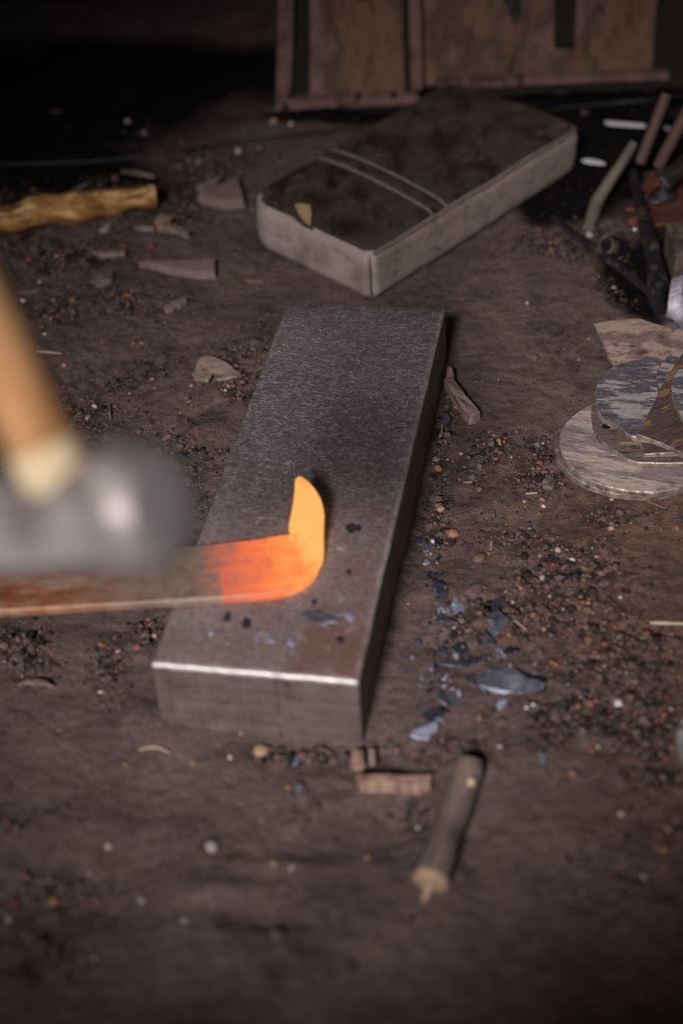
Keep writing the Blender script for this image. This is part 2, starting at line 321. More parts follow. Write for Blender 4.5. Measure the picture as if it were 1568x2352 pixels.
def catmull(pts, n=6, closed=False):
    P = [np.asarray(p, float) for p in pts]; out = []; N = len(P)
    rngk = N if closed else N - 1
    for i in range(rngk):
        p0 = P[(i - 1) % N] if closed or i > 0 else 2 * P[0] - P[1]
        p1 = P[i]; p2 = P[(i + 1) % N]
        p3 = P[(i + 2) % N] if closed or i + 2 < N else 2 * P[-1] - P[-2]
        for k in range(n):
            t = k / n
            out.append(.5 * ((2 * p1) + (-p0 + p2) * t + (2 * p0 - 5 * p1 + 4 * p2 - p3) * t * t + (-p0 + 3 * p1 - 3 * p2 + p3) * t ** 3))
    if not closed: out.append(P[-1])
    return np.array(out)
def tube(pts, radii, seg=14, wob=0.0, wscale=60, flat=1.0, cap=True, seed=0, endround=.0, upv=(0, 0, 1)):
    """swept tube; returns V, F, gp, endfaces"""
    P = np.asarray(pts, float); n = len(P); R = np.interp(np.linspace(0, 1, n), np.linspace(0, 1, len(radii)), radii) if len(radii) != n else np.asarray(radii, float)
    V = []; GP = []; s = 0; Fc = []
    for i in range(n):
        t = unit(P[min(i + 1, n - 1)] - P[max(i - 1, 0)])
        a = np.cross(t, upv)
        if np.linalg.norm(a) < .1: a = np.cross(t, (1, 0, 0))
        a = unit(a); b = np.cross(a, t)
        if i: s += np.linalg.norm(P[i] - P[i - 1])
        for k in range(seg):
            th = 2 * math.pi * k / seg; d = a * math.cos(th) + b * math.sin(th) * flat
            r = R[i]
            if wob: r *= 1 + wob * (mnoise.noise(Vector((P[i] + d * R[i]) * wscale) + Vector((seed, 0, 0))))
            V.append(P[i] + d * r); GP.append((math.cos(th) * R[i], math.sin(th) * R[i], s + seed))
    for i in range(n - 1):
        for k in range(seg):
            k2 = (k + 1) % seg; Fc.append((i * seg + k, i * seg + k2, (i + 1) * seg + k2, (i + 1) * seg + k))
    ne = len(Fc)
    if cap:
        Fc.append(tuple(range(seg - 1, -1, -1))); Fc.append(tuple(range((n - 1) * seg, n * seg)))
    return V, Fc, GP, ne
def tube_obj(name, pts, radii, mat, parent=None, endmat=None, **k):
    V, Fc, GP, ne = tube(pts, radii, **k)
    if endmat: return mesh(name, V, Fc, mat, parent, True, GP, [mat, endmat], [0] * ne + [1] * (len(Fc) - ne))
    return mesh(name, V, Fc, mat, parent, True, GP)
def plate_vf(top, thick, down=(0, 0, -1), bev=.0008, rng_=None, curl=None):
    """closed outline (N,3) extruded, with a small bevelled upper rim; material 1 = rim"""
    P = np.asarray(top, float); N = len(P); c = P.mean(0); dn = np.asarray(down, float)
    inner = []
    for i in range(N):
        t = unit(P[(i + 1) % N] - P[i - 1]); nrm = np.cross(t, dn); nrm = unit(nrm)
        if nrm @ (c - P[i]) < 0: nrm = -nrm
        inner.append(P[i] + nrm * bev)
    V = np.vstack([inner, P + dn * bev, P + dn * thick]); Fc = [tuple(range(N))]; mi = [0]
    for r in range(2):
        for i in range(N):
            j = (i + 1) % N; Fc.append((r * N + i, r * N + j, (r + 1) * N + j, (r + 1) * N + i)); mi.append(1)
    Fc.append(tuple(range(2 * N, 3 * N))[::-1]); mi.append(1)
    return V, Fc, mi
def jag(P, amp, seed, scale=90):
    out = []
    for p in P:
        v = Vector(p) * scale
        out.append(p + amp * np.array([mnoise.noise(v + Vector((seed, 1, 2))), mnoise.noise(v + Vector((5, seed, 9))), 0]))
    return np.array(out)
def px_outline(pts, z, smooth=5, closed=True):
    W = [at(x, y, z) for x, y in pts]
    return catmull(W, smooth, True) if smooth else np.array(W)
def subdiv(P, n):
    out = []
    for i in range(len(P)):
        for k in range(n): out.append(P[i] + (P[(i + 1) % len(P)] - P[i]) * k / n)
    return np.array(out)
def plate(name, pts, z, thick, mat, rim, label, cat, group=None, smooth=5, jg=.0012, seed=1, parent=None, dense=1):
    P = px_outline(pts, z, smooth)
    if dense > 1: P = subdiv(P, dense)
    P = jag(P, jg, seed)
    V, Fc, mi = plate_vf(P, thick, bev=min(.0012, thick * .3))
    o = mesh(name, V, Fc, mat, parent, False, None, [mat, rim], mi)
    return tag(o, label, cat, group) if label else o
_ico = None
def ico(sub=2):
    bm = bmesh.new(); bmesh.ops.create_icosphere(bm, subdivisions=sub, radius=1)
    V = np.array([v.co[:] for v in bm.verts]); Fc = [tuple(v.index for v in f.verts) for f in bm.faces]; bm.free(); return V, Fc
ICO2 = ico(2); ICO3 = ico(3)
def rock(name, C, r, mat, seed, label, cat, group=None, sq=(1, .8, .6), rot=0.0, ang=.35, sub=2):
    rs = np.random.RandomState(seed); V0, Fc = ICO3 if sub == 3 else ICO2
    V = V0.copy()
    for k in range(7):     # chop with random planes for facets
        nrm = unit(rs.normal(size=3)); d = .62 + .3 * rs.rand(); ex = V @ nrm - d; V = V - np.outer(np.clip(ex, 0, None) * (ang * 2.4 if ang < .42 else 1), nrm)
    V = V + np.array([[mnoise.noise(Vector(p) * 2.3 + Vector((seed, 0, 0))) for _ in (0,)] for p in V]) * V * .22
    V = V * np.array(sq) * r; c, s = math.cos(rot), math.sin(rot)
    V = V @ np.array([[c, s, 0], [-s, c, 0], [0, 0, 1]])
    lift = -V[:, 2].min() * .6
    o = mesh(name, V + np.asarray(C) + np.array([0, 0, lift]), Fc, mat, None, ang < .3, None)
    return tag(o, label, cat, group)

# ------------------------------------------------------------------ setting: ground, walls
def axis(parts):
    out = []
    for a, b, st in parts: out += list(np.arange(a, b, st))
    return np.array(out + [parts[-1][1]])
gx = axis([(-2.2, -.7, .03), (-.7, .75, .0032), (.75, 2.2, .03)])
gy = axis([(.35, .75, .02), (.75, 2.3, .0032), (2.3, 2.75, .006), (2.75, 3.3, .03)])
GX, GY = np.meshgrid(gx, gy); fx, fy = GX.ravel(), GY.ravel()
PT = patch(fx, fy)
ZT = terrain(fx, fy, PT)
nx, ny = len(gx), len(gy)
me = bpy.data.meshes.new('ground')
me.vertices.add(nx * ny); me.vertices.foreach_set('co', np.stack([fx, fy, ZT], 1).astype(np.float32).ravel())
ii, jj = np.meshgrid(np.arange(nx - 1), np.arange(ny - 1)); a = (jj * nx + ii).ravel()
quads = np.stack([a, a + 1, a + nx + 1, a + nx], 1).astype(np.int32)
me.loops.add(quads.size); me.loops.foreach_set('vertex_index', quads.ravel())
me.polygons.add(len(quads)); me.polygons.foreach_set('loop_start', np.arange(0, quads.size, 4, dtype=np.int32))
me.polygons.foreach_set('use_smooth', np.ones(len(quads), bool)); me.update(calc_edges=True)
def fattr(me, n, v): me.attributes.new(n, 'FLOAT', 'POINT').data.foreach_set('value', np.asarray(v, np.float32))
me.attributes.new('gp', 'FLOAT_VECTOR', 'POINT').data.foreach_set('vector', np.stack([fx, fy, ZT], 1).astype(np.float32).ravel())
fattr(me, 'patch', PT)
fattr(me, 'ruddy', np.clip((fx - .12 - .15 * fbm(fx * 3, fy * 3, 7, 3)) / .2, 0, 1) * np.clip((1.75 - fy) / .3, 0, 1))
# charcoal-black earth of the hearth beside the seat; blobs along the back paint in the unlit dark
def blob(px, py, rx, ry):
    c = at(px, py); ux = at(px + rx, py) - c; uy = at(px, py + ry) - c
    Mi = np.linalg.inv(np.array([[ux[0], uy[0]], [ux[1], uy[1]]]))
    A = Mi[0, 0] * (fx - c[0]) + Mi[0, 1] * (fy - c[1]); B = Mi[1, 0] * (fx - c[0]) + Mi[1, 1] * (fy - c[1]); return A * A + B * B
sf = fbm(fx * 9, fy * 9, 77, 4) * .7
soot_shade = np.zeros_like(fx)
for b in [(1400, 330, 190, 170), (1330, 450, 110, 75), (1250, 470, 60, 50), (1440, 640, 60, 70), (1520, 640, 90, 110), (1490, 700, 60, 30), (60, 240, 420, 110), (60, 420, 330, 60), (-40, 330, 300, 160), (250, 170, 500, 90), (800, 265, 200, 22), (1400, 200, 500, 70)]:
    soot_shade = np.maximum(soot_shade, np.clip(1.6 - blob(*b) + sf, 0, 1))
fattr(me, 'soot', soot_shade)
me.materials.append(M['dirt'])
go = bpy.data.objects.new('ground', me); COL.objects.link(go); go['kind'] = 'structure'; go['label'] = 'packed brown dirt floor of the smithy, crumbly in patches'
def wallbox(name, x0, x1, y0, y1, z0, z1, mat):
    V = [(x, y, z) for z in (z0, z1) for y in (y0, y1) for x in (x0, x1)]
    o = mesh(name, V, [(0, 1, 3, 2), (4, 6, 7, 5), (0, 4, 5, 1), (2, 3, 7, 6), (0, 2, 6, 4), (1, 5, 7, 3)], mat, None, False); o['kind'] = 'structure'; return o
wallbox('wall_back', -2.2, 2.2, 3.2, 3.3, -.05, 2.2, M['sootwall'])

# half-height wall added behind the photographer, its top shaped to shade the near corners
WF_Y = -0.30
tops = [(-2.2, 1.18), (-1.0, 1.06), (-.68, .98), (-.55, .94), (-.38, .92), (-.28, .93), (-.17, .972), (-.03, 1.04), (.25, 1.11), (2.2, 1.18)]
V = []; Fc = []
for x, z in tops: V += [(x, WF_Y, -.05), (x, WF_Y, z), (x, WF_Y - .06, z), (x, WF_Y - .06, -.05)]
for i in range(len(tops) - 1):
    for k in range(4): Fc.append((i * 4 + k, i * 4 + (k + 1) % 4, i * 4 + 4 + (k + 1) % 4, i * 4 + 4 + k))
Fc += [(0, 1, 2, 3), tuple(range(len(V) - 4, len(V)))]
mesh('wall_front', V, Fc, M['sootwall'], None, False)['kind'] = 'structure'

# ------------------------------------------------------------------ grid box with rounded edges
def rbox(lx, ly, lz, r, nx=40, ny=40, nz=12, ne=4):
    def coords(L, n):
        e = list(r * (1 - np.cos(np.linspace(0, math.pi / 2, ne + 1))[::1]))
        e = [r * i / ne for i in range(ne + 1)]
        return np.array(e + list(np.linspace(r, L - r, n + 1))[1:-1] + [L - q for q in e[::-1]])
    X, Yy, Zz = coords(lx, nx), coords(ly, ny), coords(lz, nz)
    idx = {}; V = []; Fc = []
    def vid(i, j, k):
        key = (i, j, k)
        if key not in idx: idx[key] = len(V); V.append((X[i], Yy[j], Zz[k]))
        return idx[key]
    I, J, K = len(X) - 1, len(Yy) - 1, len(Zz) - 1
    for k in (0, K):
        for i in range(I):
            for j in range(J): Fc.append((vid(i, j, k), vid(i + 1, j, k), vid(i + 1, j + 1, k), vid(i, j + 1, k)))
    for j in (0, J):
        for i in range(I):
            for k in range(K): Fc.append((vid(i, j, k), vid(i + 1, j, k), vid(i + 1, j, k + 1), vid(i, j, k + 1)))
    for i in (0, I):
        for j in range(J):
            for k in range(K): Fc.append((vid(i, j, k), vid(i, j + 1, k), vid(i, j + 1, k + 1), vid(i, j, k + 1)))
    V = np.array(V); lo = np.array([r, r, r]); hi = np.array([lx, ly, lz]) - r
    q = np.clip(V, lo, hi); d = V - q; ln = np.linalg.norm(d, axis=1, keepdims=True)
    return np.where(ln > 1e-9, q + d / np.maximum(ln, 1e-9) * r, V), Fc

# ------------------------------------------------------------------ the steel block (anvil)
V, Fc = rbox(BW, BL, BH + .03, .0028, 60, 150, 14, 3)
V[:, 2] -= .03
gpB = V.copy()
for i, p in enumerate(V):   # hammered, slightly uneven edges
    n_ = mnoise.noise(Vector(p) * 30); n2_ = mnoise.noise(Vector(p) * 95 + Vector((7, 0, 0)))
    e = max(0, 1 - min(abs(p[0]), abs(BW - p[0]), abs(p[1]), abs(BL - p[1])) / .012) * (p[2] > BH - .012)
    V[i] = p + np.array([.0006 * n_, .0009 * n_, 0]) - np.array([0, 0, e * (.0008 + .0012 * n2_ + .0008 * n_)])
    far = max(0, (p[1] - BL + .05) / .05); V[i, 2] -= .003 * far ** 2 * (p[2] > BH - .01)
    corner = max(0, 1 - math.hypot(p[0], p[1] - BL) / .03) * (p[2] > BH - .01)
    V[i, 0] += .006 * corner; V[i, 1] -= .004 * corner
Wd = np.stack([BO[0] + V[:, 0] * bex[0] + V[:, 1] * bey[0], BO[1] + V[:, 0] * bex[1] + V[:, 1] * bey[1], V[:, 2]], 1)
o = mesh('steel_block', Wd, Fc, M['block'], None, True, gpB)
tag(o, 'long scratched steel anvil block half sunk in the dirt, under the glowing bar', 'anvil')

# ------------------------------------------------------------------ the glowing bar
ZB = BH + .011
sta = [((-420, 1312), (-420, 1428), 0), ((-200, 1297), (-200, 1414), 0), ((0, 1281), (0, 1402), 0), ((235, 1268), (235, 1389), 0), ((450, 1252), (462, 1375), 0), ((520, 1245), (534, 1369), 0), ((575, 1238), (592, 1364), 0), ((625, 1230), (645, 1358), 0),
       ((645, 1227), (678, 1349), 0), ((655, 1226), (705, 1334), 0), ((661, 1226), (724, 1312), 0), ((664, 1225), (733, 1288), .001), ((662, 1220), (735, 1262), .004), ((662, 1205), (736, 1238), .009), ((667, 1180), (738, 1205), .016), ((672, 1150), (739, 1172), .023),
       ((675, 1125), (733, 1145), .028), ((676, 1108), (722, 1122), .032), ((678, 1098), (708, 1106), .034), ((684, 1094), (696, 1097), .035)]
far = catmull([at(a[0], a[1], ZB + z) for a, b, z in sta], 4); near = catmull([at(b[0], b[1], ZB + z) for a, b, z in sta], 4)
n = len(far); V = []; GP = []; Fc = []; s = 0; K = 9; TH = .0105
mids = (far + near) / 2
Lb = np.concatenate([[0], np.cumsum(np.linalg.norm(np.diff(mids, axis=0), axis=1))])
i0 = int(np.argmin([abs(4 * 4 - k) for k in range(n)]))
Ls = Lb - Lb[i0] + .45      # 0.45 m at pixel column 455
for i in range(n):
    t = unit(mids[min(i + 1, n - 1)] - mids[max(i - 1, 0)]); ac = unit(near[i] - far[i]); nrm = unit(np.cross(ac, t))
    if i > 36:
        if nrm[2] < 0 and nrm[0] > 0: nrm = -nrm
    nrm = nrm if nrm @ (EYE - mids[i]) > 0 else -nrm
    if i < 44: nrm = np.array([0, 0, 1.0])
    wv = np.linalg.norm(near[i] - far[i])
    ring = []
    e = min(.002, wv * .2)
    prof = [(0, -e), (e, 0)] + [(wv * q, 0) for q in (.25, .5, .75)] + [(wv - e, 0), (wv, -e), (wv, -TH + e), (wv - e, -TH), (wv * .5, -TH), (e, -TH), (0, -TH + e)]
    for u, h in prof:
        p = far[i] + ac * u + nrm * h
        p = p + nrm * .0012 * mnoise.noise(Vector(p) * 28)
        V.append(p); GP.append((Ls[i], u, h))
K = 12
for i in range(n - 1):
    for k in range(K): Fc.append((i * K + k, i * K + (k + 1) % K, (i + 1) * K + (k + 1) % K, (i + 1) * K + k))
Fc.append(tuple(range(K))); Fc.append(tuple(range((n - 1) * K, n * K)))
o = mesh('heated_bar', V, Fc, M['hot'], None, True, GP)
tag(o, 'flat rusty steel bar with glowing orange bent tip, lying across the steel block', 'metal bar')

# ------------------------------------------------------------------ hammer
HD = .95
Hc = atd(125, 1192, HD)
hd = unit(UX * .9 - RX * .38 - fw * .42)
ax = unit(RX * .87 - fw * .46); ax = unit(ax - hd * (ax @ hd)); sd_ = np.cross(hd, ax)
root = empty('sledge_hammer', Hc - np.array([0, 0, .03]), 'steel hammer with pale wooden handle, raised over the rusty end of the bar', 'hammer')
prof = [(-.125, .018), (-.122, .023), (-.114, .027), (-.08, .0290), (-.03, .0310), (.0, .0325), (.03, .0335), (.046, .0350), (.054, .0385), (.070, .0385), (.075, .0370), (.083, .0315)]
V = []; Fc = []; S_ = 32
def octr(th, mixv):
    k = math.pi / 4; a_ = ((th + k / 2) % k) - k / 2
    return (1 - mixv) + mixv * math.cos(k / 2) / math.cos(a_) * 1.04
for s, r in prof:
    mv = .9 if -.11 < s < .05 else .15
    for k in range(S_):
        th = 2 * math.pi * k / S_ + math.pi / 8; q = r * octr(th, mv); V.append(Hc + ax * s + (hd * math.cos(th) + sd_ * math.sin(th)) * q)
for i in range(len(prof) - 1):
    for k in range(S_): Fc.append((i * S_ + k, i * S_ + (k + 1) % S_, (i + 1) * S_ + (k + 1) % S_, (i + 1) * S_ + k))
Fc.append(tuple(range(S_)))
hh_ = mesh('head', V, Fc, M['hsteel'], root, True)
V = []; Fc = []
for s, r in [(.083, .0315), (.0845, .024), (.0852, .012)]:
    for k in range(S_): th = 2 * math.pi * k / S_; V.append(Hc + ax * s + (hd * math.cos(th) + sd_ * math.sin(th)) * r)
for i in range(2):
    for k in range(S_): Fc.append((i * S_ + k, i * S_ + (k + 1) % S_, (i + 1) * S_ + (k + 1) % S_, (i + 1) * S_ + k))
Fc.append(tuple(range(2 * S_, 3 * S_)))
o = mesh('striking_face', V, Fc, M['hface'], hh_, True); o['label'] = 'round striking face of the hammer'
Hh = Hc + ax * .017 + hd * .004
pts = [Hh + hd * (.034 + t * .36) + sd_ * .002 * math.sin(t * 5) for t in np.linspace(0, 1, 14)]
o = tube_obj('handle', [p for p in pts], [.0192, .0190, .0188, .0190, .0193, .0196, .020], M['ash'], root, seg=20, flat=1.12, wob=.05, wscale=25, upv=tuple(ax))
o2 = tube_obj('handle_shoulder', [Hh + hd * t for t in (.006, .034, .041, .047)], [.0197, .0200, .0199, .0188], M['paleash'], root, seg=20, flat=1.12, upv=tuple(ax)); o2['label'] = 'freshly cut pale end of the handle where it enters the head'

# ------------------------------------------------------------------ old seat cushion

CH = .083
cFt, cLt, cRt, cBt = at(850, 580, CH), at(553, 443, CH), at(1346, 278, CH), at(1036, 170, CH)
LX, LY = np.linalg.norm(cFt - cLt), np.linalg.norm(cRt - cFt)
root = empty('seat_cushion', (cFt + cLt + cRt + cBt) / 4 * np.array([1, 1, 0]), 'old grey brown vinyl seat cushion with torn corner, behind the steel block', 'cushion')
V, Fc = rbox(1, 1, 1, .02, 2, 2, 2, 1)
RR = .020
V, Fc = rbox(LX, LY, CH, RR, 40, 70, 10, 5)
def cmap(P):
    """local (u along short side from left, v along long side, z) -> place"""
    P = np.atleast_2d(P); u = P[:, 0] / LX; v = P[:, 1] / LY; z = P[:, 2]; out = []
    # sides belly out a little, top crowned, near end sags
    crown = .004 * np.clip(4 * u * (1 - u), 0, 1) * np.clip(6 * v * (1 - v), 0, 1) * (z / CH)
    a = np.outer((1 - u) * (1 - v), cLt) + np.outer(u * (1 - v), cFt) + np.outer(u * v, cRt) + np.outer((1 - u) * v, cBt)
    a[:, 2] = 0
    ctr = (cFt + cLt + cRt + cBt) / 4
    zz = z / CH
    belly = 1 + .012 * np.sin(np.clip(zz, 0, 1) * math.pi) - .035 * (1 - zz) * (v > .5) * (v - .5) * 2
    a[:, :2] = ctr[:2] + (a[:, :2] - ctr[:2]) * belly[:, None]
    a[:, 2] = z + crown - .003
    for uc, vc, Rc in ((0, 0, .055), (LX, 0, .016), (LX, LY, .030), (0, LY, .035)):
        du = np.clip(Rc - np.abs(P[:, 0] - uc), 0, None); dv = np.clip(Rc - np.abs(P[:, 1] - vc), 0, None)
        nn = np.hypot(du, dv); k_ = np.where((du > 0) & (dv > 0), np.maximum(du, dv) / np.maximum(nn, 1e-9), 1)
        su = 1 if uc == 0 else -1; sv = 1 if vc == 0 else -1
        ou = su * du * (1 - k_); ov = sv * dv * (1 - k_)
        ex_ = unit((cFt - cLt) * np.array([1, 1, 0])); ey_ = unit((cRt - cFt) * np.array([1, 1, 0]))
        a += np.outer(ou, ex_) + np.outer(ov, ey_)
    wr = np.array([mnoise.noise(Vector((x * 9, y * 9, q * 14))) for x, y, q in P])
    a[:, 2] += .003 * wr * zz
    # strap groove presses the top down
    band = np.exp(-((v - .30 - .03 * (u - .5)) / .03) ** 2) * zz
    a[:, 2] -= .002 * band
    return a
gpC = V.copy()
Wc = cmap(V)
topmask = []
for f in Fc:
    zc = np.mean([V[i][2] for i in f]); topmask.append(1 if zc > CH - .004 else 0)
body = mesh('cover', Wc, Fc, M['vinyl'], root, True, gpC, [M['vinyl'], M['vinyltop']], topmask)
body['label'] = 'dirt-stained vinyl cover, darker on top'
def ctube(name, uvz, r, mat, parent, n=5, **k):
    pl = catmull([np.array(q, float) for q in uvz], n); return tube_obj(name, cmap(pl), [r] * len(pl), mat, parent, seg=8, **k)
zt = CH - RR * .30
ctube('piping', [(LX - .004, .012, zt), (LX - .0035, LY * .3, zt), (LX - .0035, LY * .7, zt), (LX - .004, LY - .012, zt)], .0028, M['piping'], body)
vb = .295 * LY
for dv in (0, .030):
    ctube('strap_welt', [(.010, vb + dv + .012, CH - .004), (.03, vb + dv + .010, CH + .001), (LX * .5, vb + dv + .004, CH + .0015), (LX - .03, vb + dv - .004, CH + .001), (LX - .006, vb + dv - .006, CH - .004)], .0022, M['piping'], body)
pl = [(u, v_, CH + .0012) for u, v_ in [(.02, vb + .015), (LX - .015, vb - .003), (LX - .015, vb + .024), (.02, vb + .040)]]
gridV = []; GPs = []
for i in range(21):
    for j in range(5):
        u = .014 + (LX - .026) * i / 20; v_ = vb + .004 + .022 * j / 4 + .011 - .016 * i / 20
        gridV.append((u, v_, CH + .0016 - (.004 if i in (0, 20) else 0)))
gf = [(i * 5 + j, i * 5 + j + 1, (i + 1) * 5 + j + 1, (i + 1) * 5 + j) for i in range(20) for j in range(4)]
o = mesh('strap', cmap(np.array(gridV)), gf, M['vinyltop'], root, True, np.array(gridV) + 3); o.modifiers.new('s', 'SOLIDIFY').thickness = .0015
ctube('corner_seam', [(LX - .007, .007, CH - .012), (LX - .0035, .0035, CH * .6), (LX - .0035, .0035, CH * .3), (LX - .004, .004, .012)], .0012, M['vinyltop'], body)
def onseat(px, py, dz):
    P = at(px, py, CH + dz); return P
tp = [(672, 470), (690, 466), (712, 470), (716, 490), (712, 520), (700, 512), (684, 496)]
P = np.array([at(x, y, CH + .0005) for x, y in tp]); P = subdiv(P, 3)
V, Fc2, mi = plate_vf(jag(P, .001, 3), .006)
mesh('exposed_foam', V, Fc2, M['foam'], root, False)['label'] = 'yellow foam showing through the tear'
fl = [(664, 468), (673, 466), (688, 496), (704, 512), (713, 522), (700, 520), (680, 504), (668, 486)]
P = subdiv(np.array([at(x, y, CH + .0025) for x, y in fl]), 2); V, Fc2, mi = plate_vf(jag(P, .0006, 5), .002)
mesh('torn_flap', V, Fc2, M['vinyltop'], root, False)['label'] = 'curled torn edge of the cover'

# ------------------------------------------------------------------ rusty cabinet at the back
A, B = at(633, 262, 0), at(1560, 222, 0)
pu = unit((B - A) * np.array([1, 1, 0])); pn = unit(np.array([pu[1], -pu[0], 0]))     # pn towards the camera
if pn[1] > 0: pn = -pn
def onp(px, py, off=0.0):
    """meet of a pixel ray with the vertical panel plane set back by off; returns (u, z)"""
    Q = A - pn * off; d = ray(px, py); t = ((Q - EYE) @ pn) / (d @ pn); P = EYE + d * t; return float((P - A) @ pu), float(P[2])
def pbox(name, u0, u1, z0, z1, off, th, mat, parent, jz=0.0, seed=0, tilt=0.0):
    """a slab on the panel plane, front face set back by off, subdivided with a ragged lower edge"""
    nu = max(3, int((u1 - u0) / .012)); V = []; Fc = []; nzq = 8
    for side in (0, 1):
        for i in range(nu + 1):
            for j in range(nzq + 1):
                u = u0 + (u1 - u0) * i / nu; z = z0 + (z1 - z0) * j / nzq + (jz * mnoise.noise(Vector((u * 40, seed, 0))) if j == 0 else 0)
                wv = .003 * mnoise.noise(Vector((u * 7, z * 5, seed)))
                p = A + pu * u - pn * (off + th * side + wv * (1 if side == 0 else 0)) + np.array([0, 0, z]) * 1.0 + pu * tilt * z
                p[2] = z; V.append(p)
    m = (nu + 1) * (nzq + 1); W1 = nzq + 1
    for i in range(nu):
        for j in range(nzq):
            q = i * W1 + j; Fc.append((q, q + W1, q + W1 + 1, q + 1)); Fc.append((m + q, m + q + 1, m + q + W1 + 1, m + q + W1))
    for i in range(nu):
        for j in (0, nzq): q = i * W1 + j; Fc.append((q, q + W1, m + q + W1, m + q))
    for j in range(nzq):
        for i in (0, nu): q = i * W1 + j; Fc.append((q, q + 1, m + q + 1, m + q))
    gp = [((np.array(v) - A) @ pu + seed, 0, v[2]) for v in V]
    return mesh(name, V, Fc, mat, parent, True, gp)
root = empty('metal_cabinet', A, 'rusty brown sheet metal cabinet standing against the back wall behind the cushion', 'cabinet')
ztop = .85
uL, zb = onp(633, 258); u2, _ = onp(662, 200); u3, _ = onp(945, 150, .02); u4, _ = onp(968, 150, .02); u5, _ = onp(1505, 100, .03); u6, _ = onp(1566, 100, .03)
zrail0 = .006; _, zrail1 = onp(760, 222)
pbox('post', uL, u2, .006, ztop, -.004, .03, M['panelframe'], root, .008, 1, .10)
zl = onp(800, 214, .02)[1]
pbox('sheet_panel', onp(668, 100, .02)[0], u3, .02, ztop, .022, .006, M['panel'], root, .004, 2, .03)
pbox('bottom_rail', onp(650, 240)[0], u3 + .01, .010, zrail1, -.006, .02, M['panelframe'], root, .008, 3)
pbox('shadow_channel', onp(664, 100, .03)[0] , onp(700, 100, .03)[0], .02, ztop, .012, .008, M['darkframe'], root, .004, 5, .06)
pbox('post', u3 - .002, u4, .035, ztop, -.002, .03, M['panelframe'], root, .006, 6)
pbox('shadow_channel', u3 - .014, u3 + .004, .03, ztop, .002, .012, M['darkframe'], root, .003, 7)
zs = onp(1200, 168, .03)[1]
pbox('sheet_panel', u4 - .004, u5, zs - .012, ztop, .026, .006, M['panel'], root, .003, 8)
pbox('ledge', onp(1000, 185)[0], onp(1535, 180)[0], onp(1300, 192)[1], zs + .002, .0, .03, M['panelframe'], root, .003, 9)
pbox('ledge_lip', onp(1060, 200)[0], onp(1532, 190)[0], onp(1300, 212)[1], onp(1300, 193)[1], -.004, .01, M['darkframe'], root, .010, 10)
pbox('hanging_strap', onp(1272, 50, .02)[0], onp(1316, 50, .02)[0], onp(1290, 100, .02)[1], ztop, .008, .012, M['darkframe'], root, .002, 11)['label'] = 'dark channel strap hanging down the sheet'
pbox('post', u5 - .004, u6 + .05, .01, ztop, .012, .03, M['darkframe'], root, .003, 12)['label'] = 'black end post'
for x, y in ((822, 218), (904, 215), (655, 240)):
    u, z = onp(x, y); P = A + pu * u + pn * .007; P[2] = z
    tube_obj('bolt_head', [P - pn * .004, P + pn * .003], [.006, .005], M['darkframe'], root, seg=10)

# ------------------------------------------------------------------ right-hand pile of tools
def gtube(name, pxs, radii_px, mat, label, cat, n=5, group=None, parent=None, endmat=None, **k):
    """pxs: (px, py, height above ground)"""
    W = []; 
    for x, y, hgt in pxs:
        P = g(x, y); W.append(at(x, y, P[2] + hgt))
    pl = catmull(W, n); rr = [r * depth(p) / F for r, p in zip(np.interp(np.linspace(0, 1, len(W)), np.linspace(0, 1, len(radii_px)), radii_px), W)]
    o = tube_obj(name, pl, rr, mat, parent, endmat, **k)
    return tag(o, label, cat, group) if label else o
gtube('bent_rod', [(1352, 524, .008), (1362, 490, .016), (1371, 463, .024), (1402, 412, .045), (1430, 370, .065), (1454, 330, .085)], [14, 15, 15, 13, 12, 10], M['green'], 'bent rod with flaking green paint, leaning in the tool pile', 'rod', seg=14, wob=.08, wscale=80)
for i, (p0, p1, r, lab, hz) in enumerate([((1470, 372), (1530, 215), 13, 'dull pinkish bar with a bright red end, leaning behind the green rod', .06), ((1512, 380), (1590, 232), 14, 'dull pinkish bar with a faded end, leaning beside the red ended bar', .065)]):
    e = empty('leaning_bar', at(p0[0], p0[1], hz), lab, 'bar', 'leaning bars in the tool pile')
    a_, b_ = at(p0[0], p0[1], hz), at(p1[0], p1[1], hz + .10)
    rr = r * depth(a_) / F
    tube_obj('shaft', [a_, a_ * .5 + b_ * .5, b_], [rr, rr, rr], M['pipe'], e, seg=10, wob=.04, wscale=30)
    t_ = unit(a_ - b_); c = tube_obj('end_cap', [a_ - t_ * .002, a_ + t_ * .001], [rr * 1.0, rr * .97], M['redend'] if i == 0 else M['pipe'], e, seg=10)
    c['label'] = 'red cut end' if i == 0 else 'dull cut end'
# threaded bar
a_, b_ = at(1528, 416, .07), at(1600, 352, .11); e = empty('threaded_bar', a_, 'thick threaded steel bar with bright end, above the iron collar', 'threaded bar')
pl = [a_ + (b_ - a_) * t for t in np.linspace(0, 1, 60)]; r0 = 20 * depth(a_) / F
V, Fc, GP, ne = tube(pl, [r0 * (1 + .07 * (k % 2)) for k in range(60)], seg=18); mesh('shaft', V, Fc, M['thread'], e, False, GP)
t_ = unit(a_ - b_); mesh('bright_end', *tube([a_ - t_ * .003, a_ + t_ * .002], [r0 * 1.05, r0 * .9], seg=18)[:2], M['chrome'], e)['label'] = 'bright worn end of the threaded bar'
